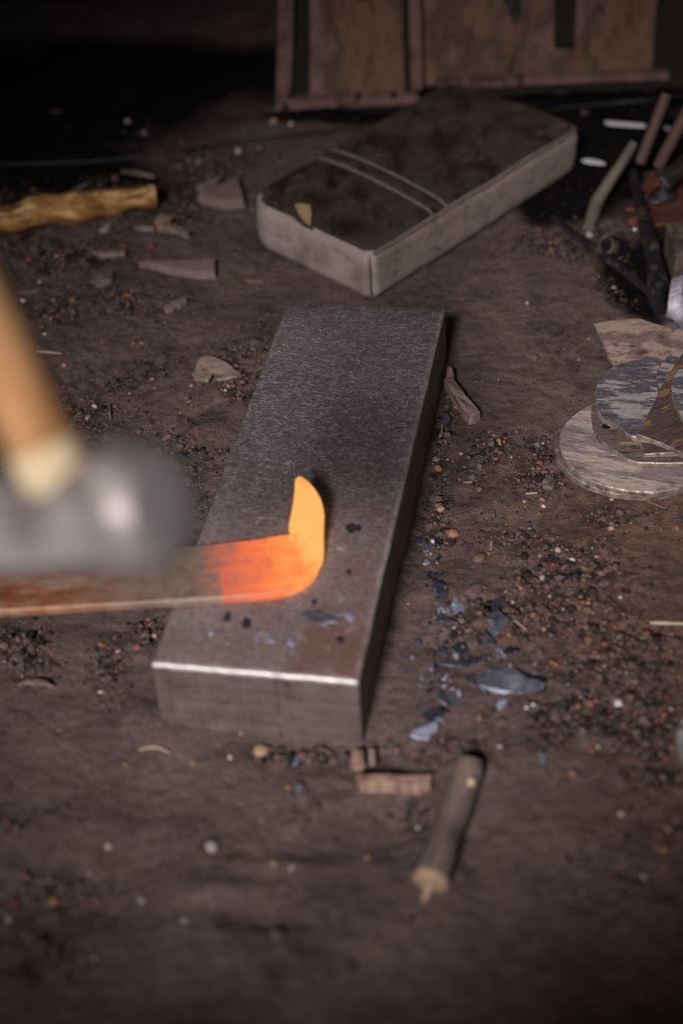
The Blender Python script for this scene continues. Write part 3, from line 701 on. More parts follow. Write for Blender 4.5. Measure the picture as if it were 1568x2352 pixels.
# rust red sheet with the iron collar standing on it
plate('rusty_sheet', [(1462, 505), (1478, 470), (1500, 440), (1540, 418), (1640, 400), (1660, 500), (1560, 512), (1505, 516)], .028, .004, M['rustred'], M['rustred'], 'rust red metal sheet lying under the iron collar', 'metal sheet', smooth=0, dense=3, jg=.0015)
c0 = at(1508, 452, .028); rr = 42 * depth(c0) / F
e = empty('iron_collar', c0, 'black round iron collar with a dull silver rim, standing on the red sheet', 'collar')
V = []; Fc = []; prof = [(rr * .99, .002), (rr * 1.02, .006), (rr * .98, .010), (rr * .86, .012), (rr * .82, .034), (rr * .6, .036), (rr * .58, .004)]
for r, z in prof:
    for k in range(36): th = 2 * math.pi * k / 36; V.append(c0 + np.array([r * math.cos(th), r * math.sin(th), z]))
for i in range(len(prof)):
    for k in range(36): j = (i + 1) % len(prof); Fc.append((i * 36 + k, i * 36 + (k + 1) % 36, j * 36 + (k + 1) % 36, j * 36 + k))
mesh('collar_body', V, Fc, M['iron'], e)
V, Fc, GP, ne = tube([c0 + np.array([rr * 1.0 * math.cos(t), rr * 1.0 * math.sin(t), .006]) for t in np.linspace(0, 2 * math.pi, 49)], [.0028] * 49, seg=8, cap=False)
mesh('rim', V, Fc, M['thread'], e, True, GP)['label'] = 'dull silver lower rim'
gtube('red_bar_end', [(1500, 415, .075), (1487, 432, .06)], [19, 17], M['rustred'], 'short rust red bar end standing beside the iron collar', 'bar end', seg=10)
rock('orange_rust_chip', g(1452, 512), .011, M['orange'], 3, 'orange rusty chip on the ground left of the tongs arm', 'rust chip', sq=(1, .7, .5))
rock('orange_rust_chip', g(1449, 484), .010, M['orange'], 4, 'orange rusty sliver just above the larger orange chip', 'rust chip', sq=(1.1, .3, .3), rot=-.5)
# tongs
root = empty('blacksmith_tongs', g(1505, 660), 'black iron blacksmith tongs lying open in the dirt above the plate stack', 'tongs')
arm = gtube('arm', [(1453, 392, .05), (1462, 430, .045), (1474, 480, .04), (1488, 540, .034), (1500, 590, .03), (1508, 630, .028)], [9, 12, 16, 18, 19, 20], M['iron'], None, None, parent=root, seg=12, wob=.12, wscale=40, flat=.6)
gtube('jaw', [(1506, 610, .029), (1511, 650, .028), (1505, 685, .022), (1516, 715, .02), (1536, 742, .018), (1546, 752, .017)], [19, 25, 19, 15, 17, 12], M['iron'], None, None, parent=root, seg=12, wob=.1, wscale=40, flat=.6)
gtube('arm', [(1270, 498, .012), (1310, 532, .014), (1350, 560, .016), (1395, 592, .016), (1440, 628, .016), (1480, 662, .016), (1500, 680, .016)], [8, 10, 12, 13, 13, 12, 12], M['iron'], None, None, parent=root, seg=12, wob=.12, wscale=40, flat=.7)
P = at(1512, 652, .045); tube_obj('rivet', [P - np.array([0, 0, .012]), P + np.array([0, 0, .003]), P + np.array([0, 0, .006])], [.010, .010, .006], M['iron'], root, seg=14)
V, Fc2, mi = plate_vf(subdiv(np.array([at(x, y, .036) for x, y in [(1538, 742), (1552, 738), (1556, 748), (1544, 756)]]), 2), .012); mesh('jaw_tip', V, Fc2, M['chrome'], root, False)['label'] = 'bright worn jaw tip'
# pipe stub
c0, c1 = at(1390, 574, g(1390, 574)[2] + .022), at(1428, 590, g(1428, 590)[2] + .018)
V = []; Fc = []; t_ = unit(c1 - c0); a_ = unit(np.cross(t_, (0, 0, 1))); b_ = np.cross(a_, t_); ro = 23 * depth(c0) / F
tilt = unit(unit(c0 - EYE) * .8 + RX * .62 - UX * .1); c0 = c0 + np.array([0, 0, .008]); a_ = unit(np.cross(tilt, (0, 0, 1))); b_ = np.cross(a_, tilt); prof = [(ro, 0), (ro, .035), (ro * .70, .035), (ro * .70, 0)]
for r, s in prof:
    for k in range(28): th = 2 * math.pi * k / 28; V.append(c0 + tilt * s + (a_ * math.cos(th) + b_ * math.sin(th)) * r)
for i in range(4):
    for k in range(28): j = (i + 1) % 4; Fc.append((i * 28 + k, i * 28 + (k + 1) % 28, j * 28 + (k + 1) % 28, j * 28 + k))
tag(mesh('pipe_stub', V, Fc, M['iron'], None), 'short dark pipe stub with its open end facing out, beside the tongs', 'pipe')
# tan block
V, Fc = rbox(.075, .085, .05, .004, 8, 8, 6, 2); c0 = at(1527, 520, .05); zr = at(1555, 592, .03)
yv = unit((at(1552, 590, .05) - c0) * np.array([1, 1, 0])); xv = np.array([-yv[1], yv[0], 0]); xv = xv if xv[0] > 0 else -xv
Wd = np.array([c0 + xv * p[0] + yv * p[1] + np.array([0, 0, p[2] - .05]) + .002 * mnoise.noise(Vector(p) * 60) for p in V]); Wd[:, 2] += .006
tag(mesh('tan_block', Wd, Fc, M['brick'], None), 'chipped tan block with sooty edges at the right of the tongs', 'block')
# bright scraped steel wedge
c0, c1 = at(1553, 636, .055), at(1540, 735, .028)
V = []; Fc = []; rows = [(1543, 628, 1640, 622, .062), (1538, 640, 1640, 640, .064), (1531, 690, 1632, 690, .045), (1529, 712, 1625, 715, .034), (1542, 738, 1606, 745, .020), (1548, 748, 1590, 752, .014)]
for x0, y0, x1, y1, z in rows:
    p, q = at(x0, y0, z), at(x1, y1, z); m_ = (q - p)
    for t, dz in ((0, -.010), (.04, 0), (.30, .006), (.36, .004), (.98, .0), (1, -.01)): P = p + m_ * t; P[2] += dz; V.append(P)
    for t in (1, 0): P = p + m_ * t; P[2] = max(.002, P[2] - .03); V.append(P)
for i in range(5):
    for k in range(8): Fc.append((i * 8 + k, i * 8 + (k + 1) % 8, (i + 1) * 8 + (k + 1) % 8, (i + 1) * 8 + k))
Fc += [tuple(range(8)), tuple(range(40, 48))]
tag(mesh('steel_wedge', V, Fc, M['chrome'], None), 'shiny scraped steel wedge standing at the right of the tongs jaw', 'wedge')
# pale slivers, their gleam painted in as near-white, and dark sheet on the hearth
for (pp, lab) in [([(1390, 277), (1405, 278), (1476, 284), (1480, 288), (1474, 291), (1402, 286), (1390, 282)], 'long pale metal strip gleaming on the black earth right of the cushion'),
                  ([(1525, 290), (1546, 293), (1547, 298), (1530, 297)], 'tiny pale metal strip between the two leaning bars'),
                  ([(1335, 367), (1350, 364), (1372, 367), (1388, 374), (1384, 377), (1347, 373)], 'short pale metal strip on the black earth left of the green rod')]:
    plate('metal_strip', pp, .012, .0015, M['pale'], M['pale'], lab, 'metal strip', 'pale strips on the black earth', smooth=3, jg=.0005)
gtube('thin_rod', [(1270, 250, .008), (1400, 238, .010), (1500, 228, .012), (1640, 212, .012)], [5, 5, 5, 5], M['wire'], 'thin black rod lying below the cabinet ledge', 'rod', seg=8)
gtube('black_cable', [(-60, 378, .004), (60, 376, .004), (180, 372, .004), (300, 362, .004), (420, 348, .004), (520, 330, .005), (640, 316, .004), (760, 300, .004), (860, 292, .004)], [5] * 9, M['wire'], 'thin black cable running across the dark dirt to the cushion', 'cable', seg=8, wob=.1)

# ------------------------------------------------------------------ stack of steel plates
pc = lambda L: [(1200 + a / 4.2, 680 + b / 4.2) for a, b in L]
GRP = 'steel plates in the stack'
def disc_px(c, r, z, a0=0, n=44):  # round plate, given in place coordinates
    return [np.array([c[0] + r * math.cos(2 * math.pi * k / n), c[1] + r * math.sin(2 * math.pi * k / n), z]) for k in range(n)]
S7 = .21 / .18
def round_plate(c, r, z, th, mat, lab, seed, jg=.002, group=GRP):
    P = jag(np.array(disc_px((c[0] * S7, c[1] * S7), r * S7, z)), jg, seed, 45); P = jag(P, .0008, seed + 3, 160)
    V, Fc, mi = plate_vf(P, th, bev=.0015)
    return tag(mesh('steel_plate', V, Fc, mat, None, False, None, [mat, M['platerim']], mi), lab, 'metal plate', group)
ZG = .0
round_plate((.3105, 1.3447), .0845, ZG + .010, .008, M['plateB'], 'round rusty plate at the very bottom of the plate stack', 2)
round_plate((.3135, 1.3397), .0832, ZG + .018, .0075, M['plateA'], 'large round scuffed pinkish plate, second from the bottom of the plate stack', 5)
def splate(pts, z, th, mat, lab, seed, smooth=5, jg=.0014, dense=1): return plate('steel_plate', pts, z, th, mat, M['platerim'], lab, 'metal plate', GRP, smooth, jg, seed, None, dense)
o = splate(pc([(700, 1000), (672, 1080), (666, 1170), (690, 1290), (760, 1390), (900, 1500), (1050, 1585), (1200, 1608), (1546, 1608), (1900, 1590), (2200, 1480), (2300, 1200), (2000, 900), (1500, 800), (1000, 820)]), .025, .006, M['plateB'], 'dark round plate with a small hole, third up in the plate stack', 7)
splate(pc([(1110, 1340), (1140, 1440), (1172, 1524), (1546, 1506), (1900, 1500), (1900, 1250), (1300, 1200)]), .031, .0055, M['plateD'], 'dark square cornered plate peeking out under the grey plate', 9, 0, .0008, 5)
splate(pc([(680, 265), (780, 248), (900, 226), (1130, 210), (1290, 268), (1546, 320), (1800, 360), (1800, 560), (1560, 600), (1200, 680), (870, 700), (850, 640), (800, 520), (760, 430), (712, 330)]), .030, .005, M['plateE'], 'pinkish brown four sided plate at the top of the plate stack, below the tongs', 11, 0, .0014, 4)
splate(pc([(860, 682), (780, 750), (718, 830), (694, 940), (710, 1060), (770, 1175), (900, 1250), (1000, 1320), (1075, 1355), (1300, 1370), (1600, 1300), (1800, 1000), (1600, 700), (1310, 598), (1150, 600), (1000, 632)]), .0385, .0065, M['plateC'], 'grey white painted round plate with black scuffs, in the middle of the plate stack', 13)
splate(pc([(1308, 890), (1284, 800), (1294, 730), (1330, 660), (1375, 600), (1440, 550), (1546, 508), (1800, 450), (1800, 900), (1500, 1000), (1340, 960)]), .044, .005, M['plateC'], 'narrow grey plate poking out behind the brown plate edge', 15, 4, .0014)
splate(pc([(1098, 1332), (1160, 1235), (1215, 1120), (1255, 1040), (1320, 900), (1400, 770), (1440, 700), (1500, 600), (1546, 535), (1900, 200), (2300, 900), (2300, 1500), (1800, 1600), (1546, 1525), (1420, 1455), (1280, 1396)]), .050, .0055, M['plateD'], 'dark brown plate with bright straight edge lying over the grey plate', 17, 0, .0008, 3)
splate(pc([(1620, 620), (1520, 690), (1450, 770), (1424, 860), (1435, 940), (1455, 1010), (1500, 1110), (1560, 1195), (1700, 1260), (1950, 1200), (2000, 900), (1850, 650)]), .056, .0055, M['plateC'], 'grey round plate topmost at the right of the plate stack', 19)
# hole in the third plate shows as a dark plug flush with the surface
P0 = at(1200 + 805 / 4.2, 680 + 1255 / 4.2, .0252)
oc = [x for x in COL.objects if x.get('label', '').startswith('dark round plate with a small hole')][0]
V = [P0 + np.array([.0055 * math.cos(t), .0055 * math.sin(t), 0]) for t in np.linspace(0, 2 * math.pi, 17)[:-1]] + [P0 + np.array([.0055 * math.cos(t), .0055 * math.sin(t), -.004]) for t in np.linspace(0, 2 * math.pi, 17)[:-1]]
mesh('hole', V, [tuple(range(16)), tuple(range(31, 15, -1))] + [(k, (k + 1) % 16, 16 + (k + 1) % 16, 16 + k) for k in range(16)], M['sootwall'], oc, False)
# lone plate at the right edge
c0 = at(1552, 1728, .012); P = [np.array([c0[0] + .075 + .075 * math.cos(t), c0[1] + .075 * math.sin(t), .016]) for t in np.linspace(0, 2 * math.pi, 40)[:-1]]
V, Fc, mi = plate_vf(jag(np.array(P), .001, 4), .010, bev=.002); tag(mesh('steel_plate', V, Fc, M['plateC'], None, False, None, [M['plateC'], M['platerim']], mi), 'lone round grey plate lying apart on the dirt, below the plate stack', 'metal plate')

# ------------------------------------------------------------------ wood about the floor
gtube('peeled_log', [(-90, 522, .020), (0, 502, .021), (90, 488, .022), (170, 478, .023), (240, 467, .022), (300, 458, .022), (355, 451, .022)], [27, 28, 34, 31, 34, 29, 25, 23], M['peeled'], 'knotty yellow peeled log lying on dark dirt at the left', 'log', seg=22, wob=.5, wscale=26, n=8, endmat=M['tanwood'])
def offcut(name, pts, hgt, th, mat, lab, cat, grp=None, seed=1, jg=.0008, dense=2):
    cxp = np.mean([p[0] for p in pts]); cyp = np.mean([p[1] for p in pts]); z = g(cxp, cyp)[2] + hgt
    return plate(name, pts, z, th, mat, mat, lab, cat, grp, 0, jg, seed, None, dense)
offcut('wood_offcut', [(453, 447), (500, 425), (545, 405), (556, 440), (559, 458), (512, 462)], .016, .016, M['greywood'], 'larger grey triangular wood offcut left of the cushion', 'wood offcut', seed=2)
offcut('wood_offcut', [(450, 424), (478, 412), (507, 405), (496, 418), (470, 431)], .015, .012, M['greywood'], 'smaller grey triangular offcut behind the larger one', 'wood offcut', seed=3)
offcut('wood_offcut', [(318, 599), (400, 597), (494, 594), (493, 626), (450, 625), (405, 618), (350, 606)], .012, .013, M['greywood'], 'long grey wooden wedge tapering to the left, in front of the triangular offcuts', 'wood offcut', seed=4)
offcut('wood_chip', [(353, 505), (369, 489), (394, 497), (390, 519), (360, 518)], .014, .012, M['tanwood'], 'blocky pale wood chip below the log end', 'wood chip', seed=5)
offcut('wood_chip', [(385, 527), (398, 512), (432, 530), (437, 544), (420, 538)], .010, .009, M['drift'], 'bent grey chip touching the blocky pale chip', 'wood chip', seed=6)
offcut('wood_chip', [(308, 518), (330, 516), (356, 518), (354, 525), (320, 524)], .007, .006, M['drift'], 'thin grey sliver left of the blocky pale chip', 'wood chip', seed=7)
offcut('wood_chip', [(375, 705), (388, 694), (420, 682), (432, 683), (425, 694), (392, 710), (380, 712)], .008, .007, M['drift'], 'elongated grey wood chip lying left of the block far end', 'wood chip', seed=8)
offcut('wood_chip', [(206, 578), (240, 573), (290, 573), (286, 582), (240, 584)], .006, .006, M['drift'], 'flat grey bark strip below the log', 'wood chip', seed=9)
offcut('wood_chip', [(228, 527), (240, 516), (254, 514), (250, 523), (236, 530)], .006, .006, ST['pale'], 'small bright pale chip below the log', 'wood chip', seed=10)
# bark flake: curved
pts = [(445, 862), (452, 832), (470, 820), (500, 826), (530, 838), (547, 850), (540, 858), (505, 866), (492, 862), (488, 852), (478, 868), (460, 866)]
P0 = g(495, 845); o = plate('bark_flake', pts, P0[2] + .012, .004, M['bark'], M['bark'], 'pale curled bark flake lying left of the steel block', 'bark flake', None, 3, .001, 12)
for v in o.data.vertices: v.co.z -= 2.2 * (v.co.x ** 2) - .003 * math.sin(v.co.y * 90)
offcut('wood_chip', [(440, 856), (452, 852), (470, 858), (462, 866), (446, 862)], .005, .005, M['drift'], 'small dark splinter beside the curled bark flake', 'wood chip', seed=13)
gz0 = g(1060, 905)
root = empty('wood_peg', gz0, 'weathered squared wooden peg with a nub, leaning by the right side of the block', 'wooden peg')
P = subdiv(np.array([at(x, y, gz0[2] + z) for x, y, z in [(1019, 870, .020), (1037, 860, .020), (1070, 905, .018), (1104, 944, .014), (1092, 952, .014), (1077, 955, .014), (1048, 915, .018)]]), 4)
gpw = lambda V: [((np.array(v) - gz0) @ np.array([.8, .6, 0]), v[2], (np.array(v) - gz0) @ np.array([.6, -.8, 0])) for v in V]
V, Fc2, mi = plate_vf(jag(P, .0012, 6), .016, bev=.0015); mesh('shaft', V, Fc2, M['drift'], root, False, gpw(V))
tube_obj('nub', [at(1034, 866, gz0[2] + .014), at(1033, 852, gz0[2] + .016), at(1032, 845, gz0[2] + .016)], [.0052, .005, .003], M['tanwood'], root, seg=12)
# stick at bottom right
root = empty('short_stick', g(1035, 1890), 'short thick barked stick with a pale sawn end, in front of the block', 'stick')
W = [at(x, y, g(x, y)[2] + .016) for x, y in [(1078, 1750), (1066, 1800), (1042, 1870), (1018, 1940), (1000, 1990), (990, 2018)]]
pl = catmull(W, 6); rr = [r * 1.42 / F * 1.13 for r in np.interp(np.linspace(0, 1, len(pl)), [0, .08, .25, .5, .8, 1], [30, 35, 33, 34, 38, 39])]
V, Fc, GP, ne = tube(pl, rr, seg=20, wob=.14, wscale=35, cap=True); mesh('shaft', V, Fc, M['stickw'], root, True, GP)
e0, e1 = pl[-1], unit(pl[-1] - pl[-2]); V, Fc, GP, ne = tube([e0 - e1 * .001, e0 + e1 * .004, e0 + e1 * .0055], [rr[-1] * 1.0, rr[-1] * .96, rr[-1] * .8], seg=20, wob=.08, wscale=60); mesh('sawn_end', V, Fc, M['cutend'], root, True, GP)['label'] = 'pale sawn end of the stick'
tube_obj('splinter', [e0 + e1 * .003 + np.array([0, 0, -.004]), e0 + e1 * .012 + np.array([-.002, 0, -.010]), e0 + e1 * .017 + np.array([-.003, 0, -.012])], [.005, .004, .0015], M['cutend'], root, seg=8)
P = at(1082, 1792, g(1082, 1792)[2] + .030); tube_obj('pale_knot', [P - np.array([0, 0, .004]), P, P + np.array([0, 0, .001])], [.004, .0036, .002], M['paleash'], root, seg=10)['label'] = 'small pale scar on the stick'
offcut('wood_offcut', [(818, 1780), (870, 1776), (930, 1779), (992, 1776), (986, 1798), (960, 1806), (900, 1800), (826, 1798)], .014, .014, M['tanwood'], 'narrow tan wooden offcut lying between the block corner and the short stick', 'wood offcut', seed=15, dense=3)
gtube('wood_nub', [(822, 1731, .010), (822, 1760, .010)], [15, 17], M['tanwood'], 'stubby brown wooden nub at the block front corner', 'wood chip', seg=12, wob=.2)
gtube('wood_nub', [(854, 1722, .012), (855, 1760, .010)], [9, 10], M['drift'], 'slim upright wooden nub right of the stubby one', 'wood chip', seg=10, wob=.2)
# straws and twigs
SW = [([(1492, 1430), (1530, 1431), (1600, 1434)], 5, 'pale straw stem at the right edge, above the lone plate', 'straw'),
      ([(320, 1722), (350, 1716), (372, 1720), (392, 1730)], 3.5, 'thin pale straw curved in front of the block left corner', 'straw'),
      ([(82, 808), (110, 809), (142, 812)], 3, 'thin pale straw beside the hammer handle', 'straw'),
      ([(252, 928), (252, 945), (254, 962)], 3, 'short brown twig standing out in the dirt left of the bark flake', 'twig'),
      ([(1469, 1142), (1500, 1156), (1531, 1168)], 2.5, 'thin brown twig sticking out under the bottom plate', 'twig'),
      ([(282, 394), (320, 399), (355, 407)], 6, 'flat grey stick just behind the log end', 'twig'),
      ([(147, 447), (175, 436), (200, 421)], 4, 'slim pale twig behind the log', 'twig'),
      ([(40, 673), (70, 671), (92, 666)], 4, 'pale twig above the hammer handle', 'twig'),
      ([(1016, 976), (1013, 1002)], 3, 'pale splinter against the right side of the block', 'splinter'),
      ([(1129, 1243), (1126, 1264)], 2, 'tiny pale straw near the blue flakes', 'straw'),
      ([(1180, 1424), (1209, 1447)], 2.5, 'thin grey wire among the blue flakes', 'wire'),
      ([(116, 257), (145, 255)], 4, 'short pale stick on the dark ground at the back left', 'twig'),
      ([(538, 380), (556, 402)], 3, 'thin twig leaning behind the triangular offcuts', 'twig'),
      ([(568, 646), (605, 648)], 4, 'pale twig in front of the cushion left end', 'twig'),
      ([(715, 1738), (735, 1718), (760, 1732)], 3.5, 'thin brown bent twig under the block front edge', 'twig'),
      ([(1208, 1134), (1233, 1132)], 4, 'pale wood sliver in the gravel beside the plate stack', 'splinter'),
      ([(1065, 1109), (1084, 1107)], 4.5, 'pale flat sliver on the brown clod', 'splinter')]
for pts, r, lab, cat in SW:
    gtube({'straw': 'straw_stem', 'twig': 'twig', 'splinter': 'wood_splinter', 'wire': 'thin_wire'}[cat], [(x, y, .004) for x, y in pts], [r * .7, r, r * .5], M['straw'] if cat != 'twig' else M['drift'], lab, cat, seg=7, wob=.2, n=4)
offcut('dry_leaf', [(40, 1572), (60, 1561), (85, 1558), (110, 1564), (120, 1576), (90, 1570), (62, 1570)], .012, .002, M['bark'], 'curled dry leaf below the rusty bar at the left', 'leaf', seed=17)
offcut('metal_scrap', [(1013, 965), (1021, 950), (1026, 948), (1035, 958), (1030, 966), (1022, 972)], .010, .005, M['scale'], 'small bent grey scrap beside the block right side', 'metal scrap', seed=18)

# ------------------------------------------------------------------ forge scale flakes
def flake(px, py, rx, ry, rot, mat, lab, grp, seed, base=None, th=.0018, lift=.004):
    rs = np.random.RandomState(seed); n_ = 22; z = (g(px, py)[2] + lift) if base is None else base
    pts = []
    ph = rs.rand(4) * 6.28
    for k in range(n_):
        t = 2 * math.pi * k / n_; q = 1 + .22 * math.sin(2 * t + ph[0]) + .16 * math.sin(3 * t + ph[1]) + .10 * math.sin(5 * t + ph[2]) + .06 * rs.randn()
        a, b = rx * q * math.cos(t), ry * q * math.sin(t); c, s = math.cos(rot), math.sin(rot); pts.append((px + a * c - b * s, py + a * s + b * c))
    P = np.array([at(x, y, z) for x, y in pts])
    tl = rs.normal(size=2) * (.22 if base is None else .0)
    ctr = P.mean(0); P[:, 2] += (P[:, :2] - ctr[:2]) @ tl + .4 * ((P[:, 0] - ctr[0]) ** 2) / .03 * rs.rand() * (base is None)
    V, Fc, mi = plate_vf(P, th, bev=.0005)
    return tag(mesh('scale_flake', V, Fc, mat, None, False), lab, 'scale flake', grp)
SF = M['scale']; SD = M['scaledark']; SP = M['scalepale']
big = [(1165, 1570, 68, 24, .30, SF, 'largest blue grey flake of forge scale, right of the block front'),
       (975, 1681, 32, 13, -.2, SP, 'pale blue flake nearest the block front corner'), (1030, 1606, 28, 15, .1, SF, 'blue grey flake between the pale flake and the largest one'),
       (1145, 1425, 17, 24, -.5, SF, 'pale edged flake highest in the right column of flakes'), (1050, 1392, 13, 18, .1, SP, 'pale grey flake in the left column of flakes'),
       (1132, 1442, 11, 12, .6, SF, 'small flake touching the right column top flake'), (1126, 1470, 8, 16, -.4, SF, 'slim upright flake in the right column of flakes'),
       (1060, 1522, 36, 9, .0, SD, 'long thin dark flake above the largest flake'), (970, 1248, 18, 11, .8, SF, 'blue flake nearest the block right side, by the white pebble'),
       (1140, 1385, 15, 10, -.1, SD, 'dark round flake above the right column of flakes'), (1076, 1555, 14, 15, .2, SF, 'flake touching the largest flake on its left'),
       (1055, 1490, 17, 10, .2, SD, 'dark flake above the long thin flake'), (995, 1640, 20, 16, .3, SD, 'dark crumpled flake above the pale blue one'),
       (993, 1325, 14, 10, -.2, SD, 'dark flake highest in the left column of flakes'), (1008, 1350, 12, 15, .5, SD, 'second dark flake down the left column'), (1024, 1425, 20, 8, .1, SF, 'dusty flake left of the brown pebble'),
       (1175, 1492, 14, 9, .1, SD, 'dark flake right of the slim upright flake'), (1150, 1617, 12, 8, -.4, SP, 'small pale flake under the largest flake'), (1245, 1738, 9, 8, .2, SF, 'lone blue flake far below the largest flake'),
       (1345, 1585, 12, 7, -.3, SD, 'lone dark flake right of the largest flake'), (1298, 1626, 12, 5, .1, SD, 'thin dark flake lower right of the largest flake'), (1172, 1535, 7, 10, .3, SP, 'small pale flake just above the largest flake'), (1216, 1212, 4, 3, 0, SP, 'tiny pale flake above the flake columns')]
for i, (x, y, rx, ry, rot, mt, lab) in enumerate(big): flake(x, y, rx, ry, rot, mt, lab, 'blue forge scale flakes on the dirt', 100 + i)
rs = np.random.RandomState(8)
k = 0
for cx_, cy_, sx, sy, nn in [(1010, 1400, 25, 70, 26), (1040, 1480, 30, 50, 18), (1125, 1490, 30, 55, 18), (1020, 1590, 30, 40, 18), (970, 1520, 40, 80, 12), (1200, 1500, 35, 30, 8), (1000, 1300, 20, 30, 6)]:
    for _ in range(nn):
        x, y = rs.normal(cx_, sx), rs.normal(cy_, sy); r = 2.5 + 5 * rs.rand() ** 2
        if x < 935 + (1560 - y) * .16: continue
        flake(x, y, r * 1.3, r * .8, rs.rand() * 3, [SD, SD, SF, SP][rs.randint(4)], 'small blue black flake of forge scale scattered right of the block', 'small forge scale flakes right of the block', 300 + k, lift=.003); k += 1
for i, (x, y, lab) in enumerate([(679, 1748, 'small blue flake in front of the block front edge'), (683, 1806, 'blue flake beside the orange pebble in front of the block')]): flake(x, y, 9, 8, .3, SF, lab, 'blue flakes in front of the block', 500 + i)
tb = BH + .0016
for i, (x, y, rx, ry, rot, mt, lab) in enumerate([(733, 1419, 36, 13, .12, SF, 'largest grey scale flake on the block top, in front of the glowing tip'), (803, 1416, 11, 9, .2, SP, 'bright scale flake at the right of the block top'), (619, 1467, 9, 8, .2, SP, 'pale scale spot on the block top, left of the brightest one'),
        (668, 1474, 9, 8, .2, SP, 'pale scale spot in the middle of the block top front'), (565, 1430, 9, 16, -.4, SD, 'dark slim scale flake on the block top below the bar'), (521, 1416, 10, 9, 0, SD, 'dark scale flake beside the bar lower edge'), (810, 1212, 16, 11, .3, SD, 'black scale flake on the block top right of the glowing tip'),
        (732, 1406, 8, 5, .2, SD, 'black speck of scale on the largest grey flake'), (780, 1468, 10, 8, .1, SD, 'dark scale flake near the block right edge'), (720, 1381, 7, 5, 0, SD, 'dark scale speck just below the glowing corner'), (800, 1313, 8, 6, .2, SD, 'dark scale speck right of the glowing corner'), (485, 1452, 6, 5, 0, SP, 'tiny pale scale speck near the block left edge'), (590, 1462, 5, 7, 0, SP, 'tiny pale scale speck beside the left pale spot')]):
    flake(x, y, rx, ry, rot, mt, lab, 'scale flakes on the block top', 700 + i, base=tb + (.0012 if i == 7 else 0), th=.0012)

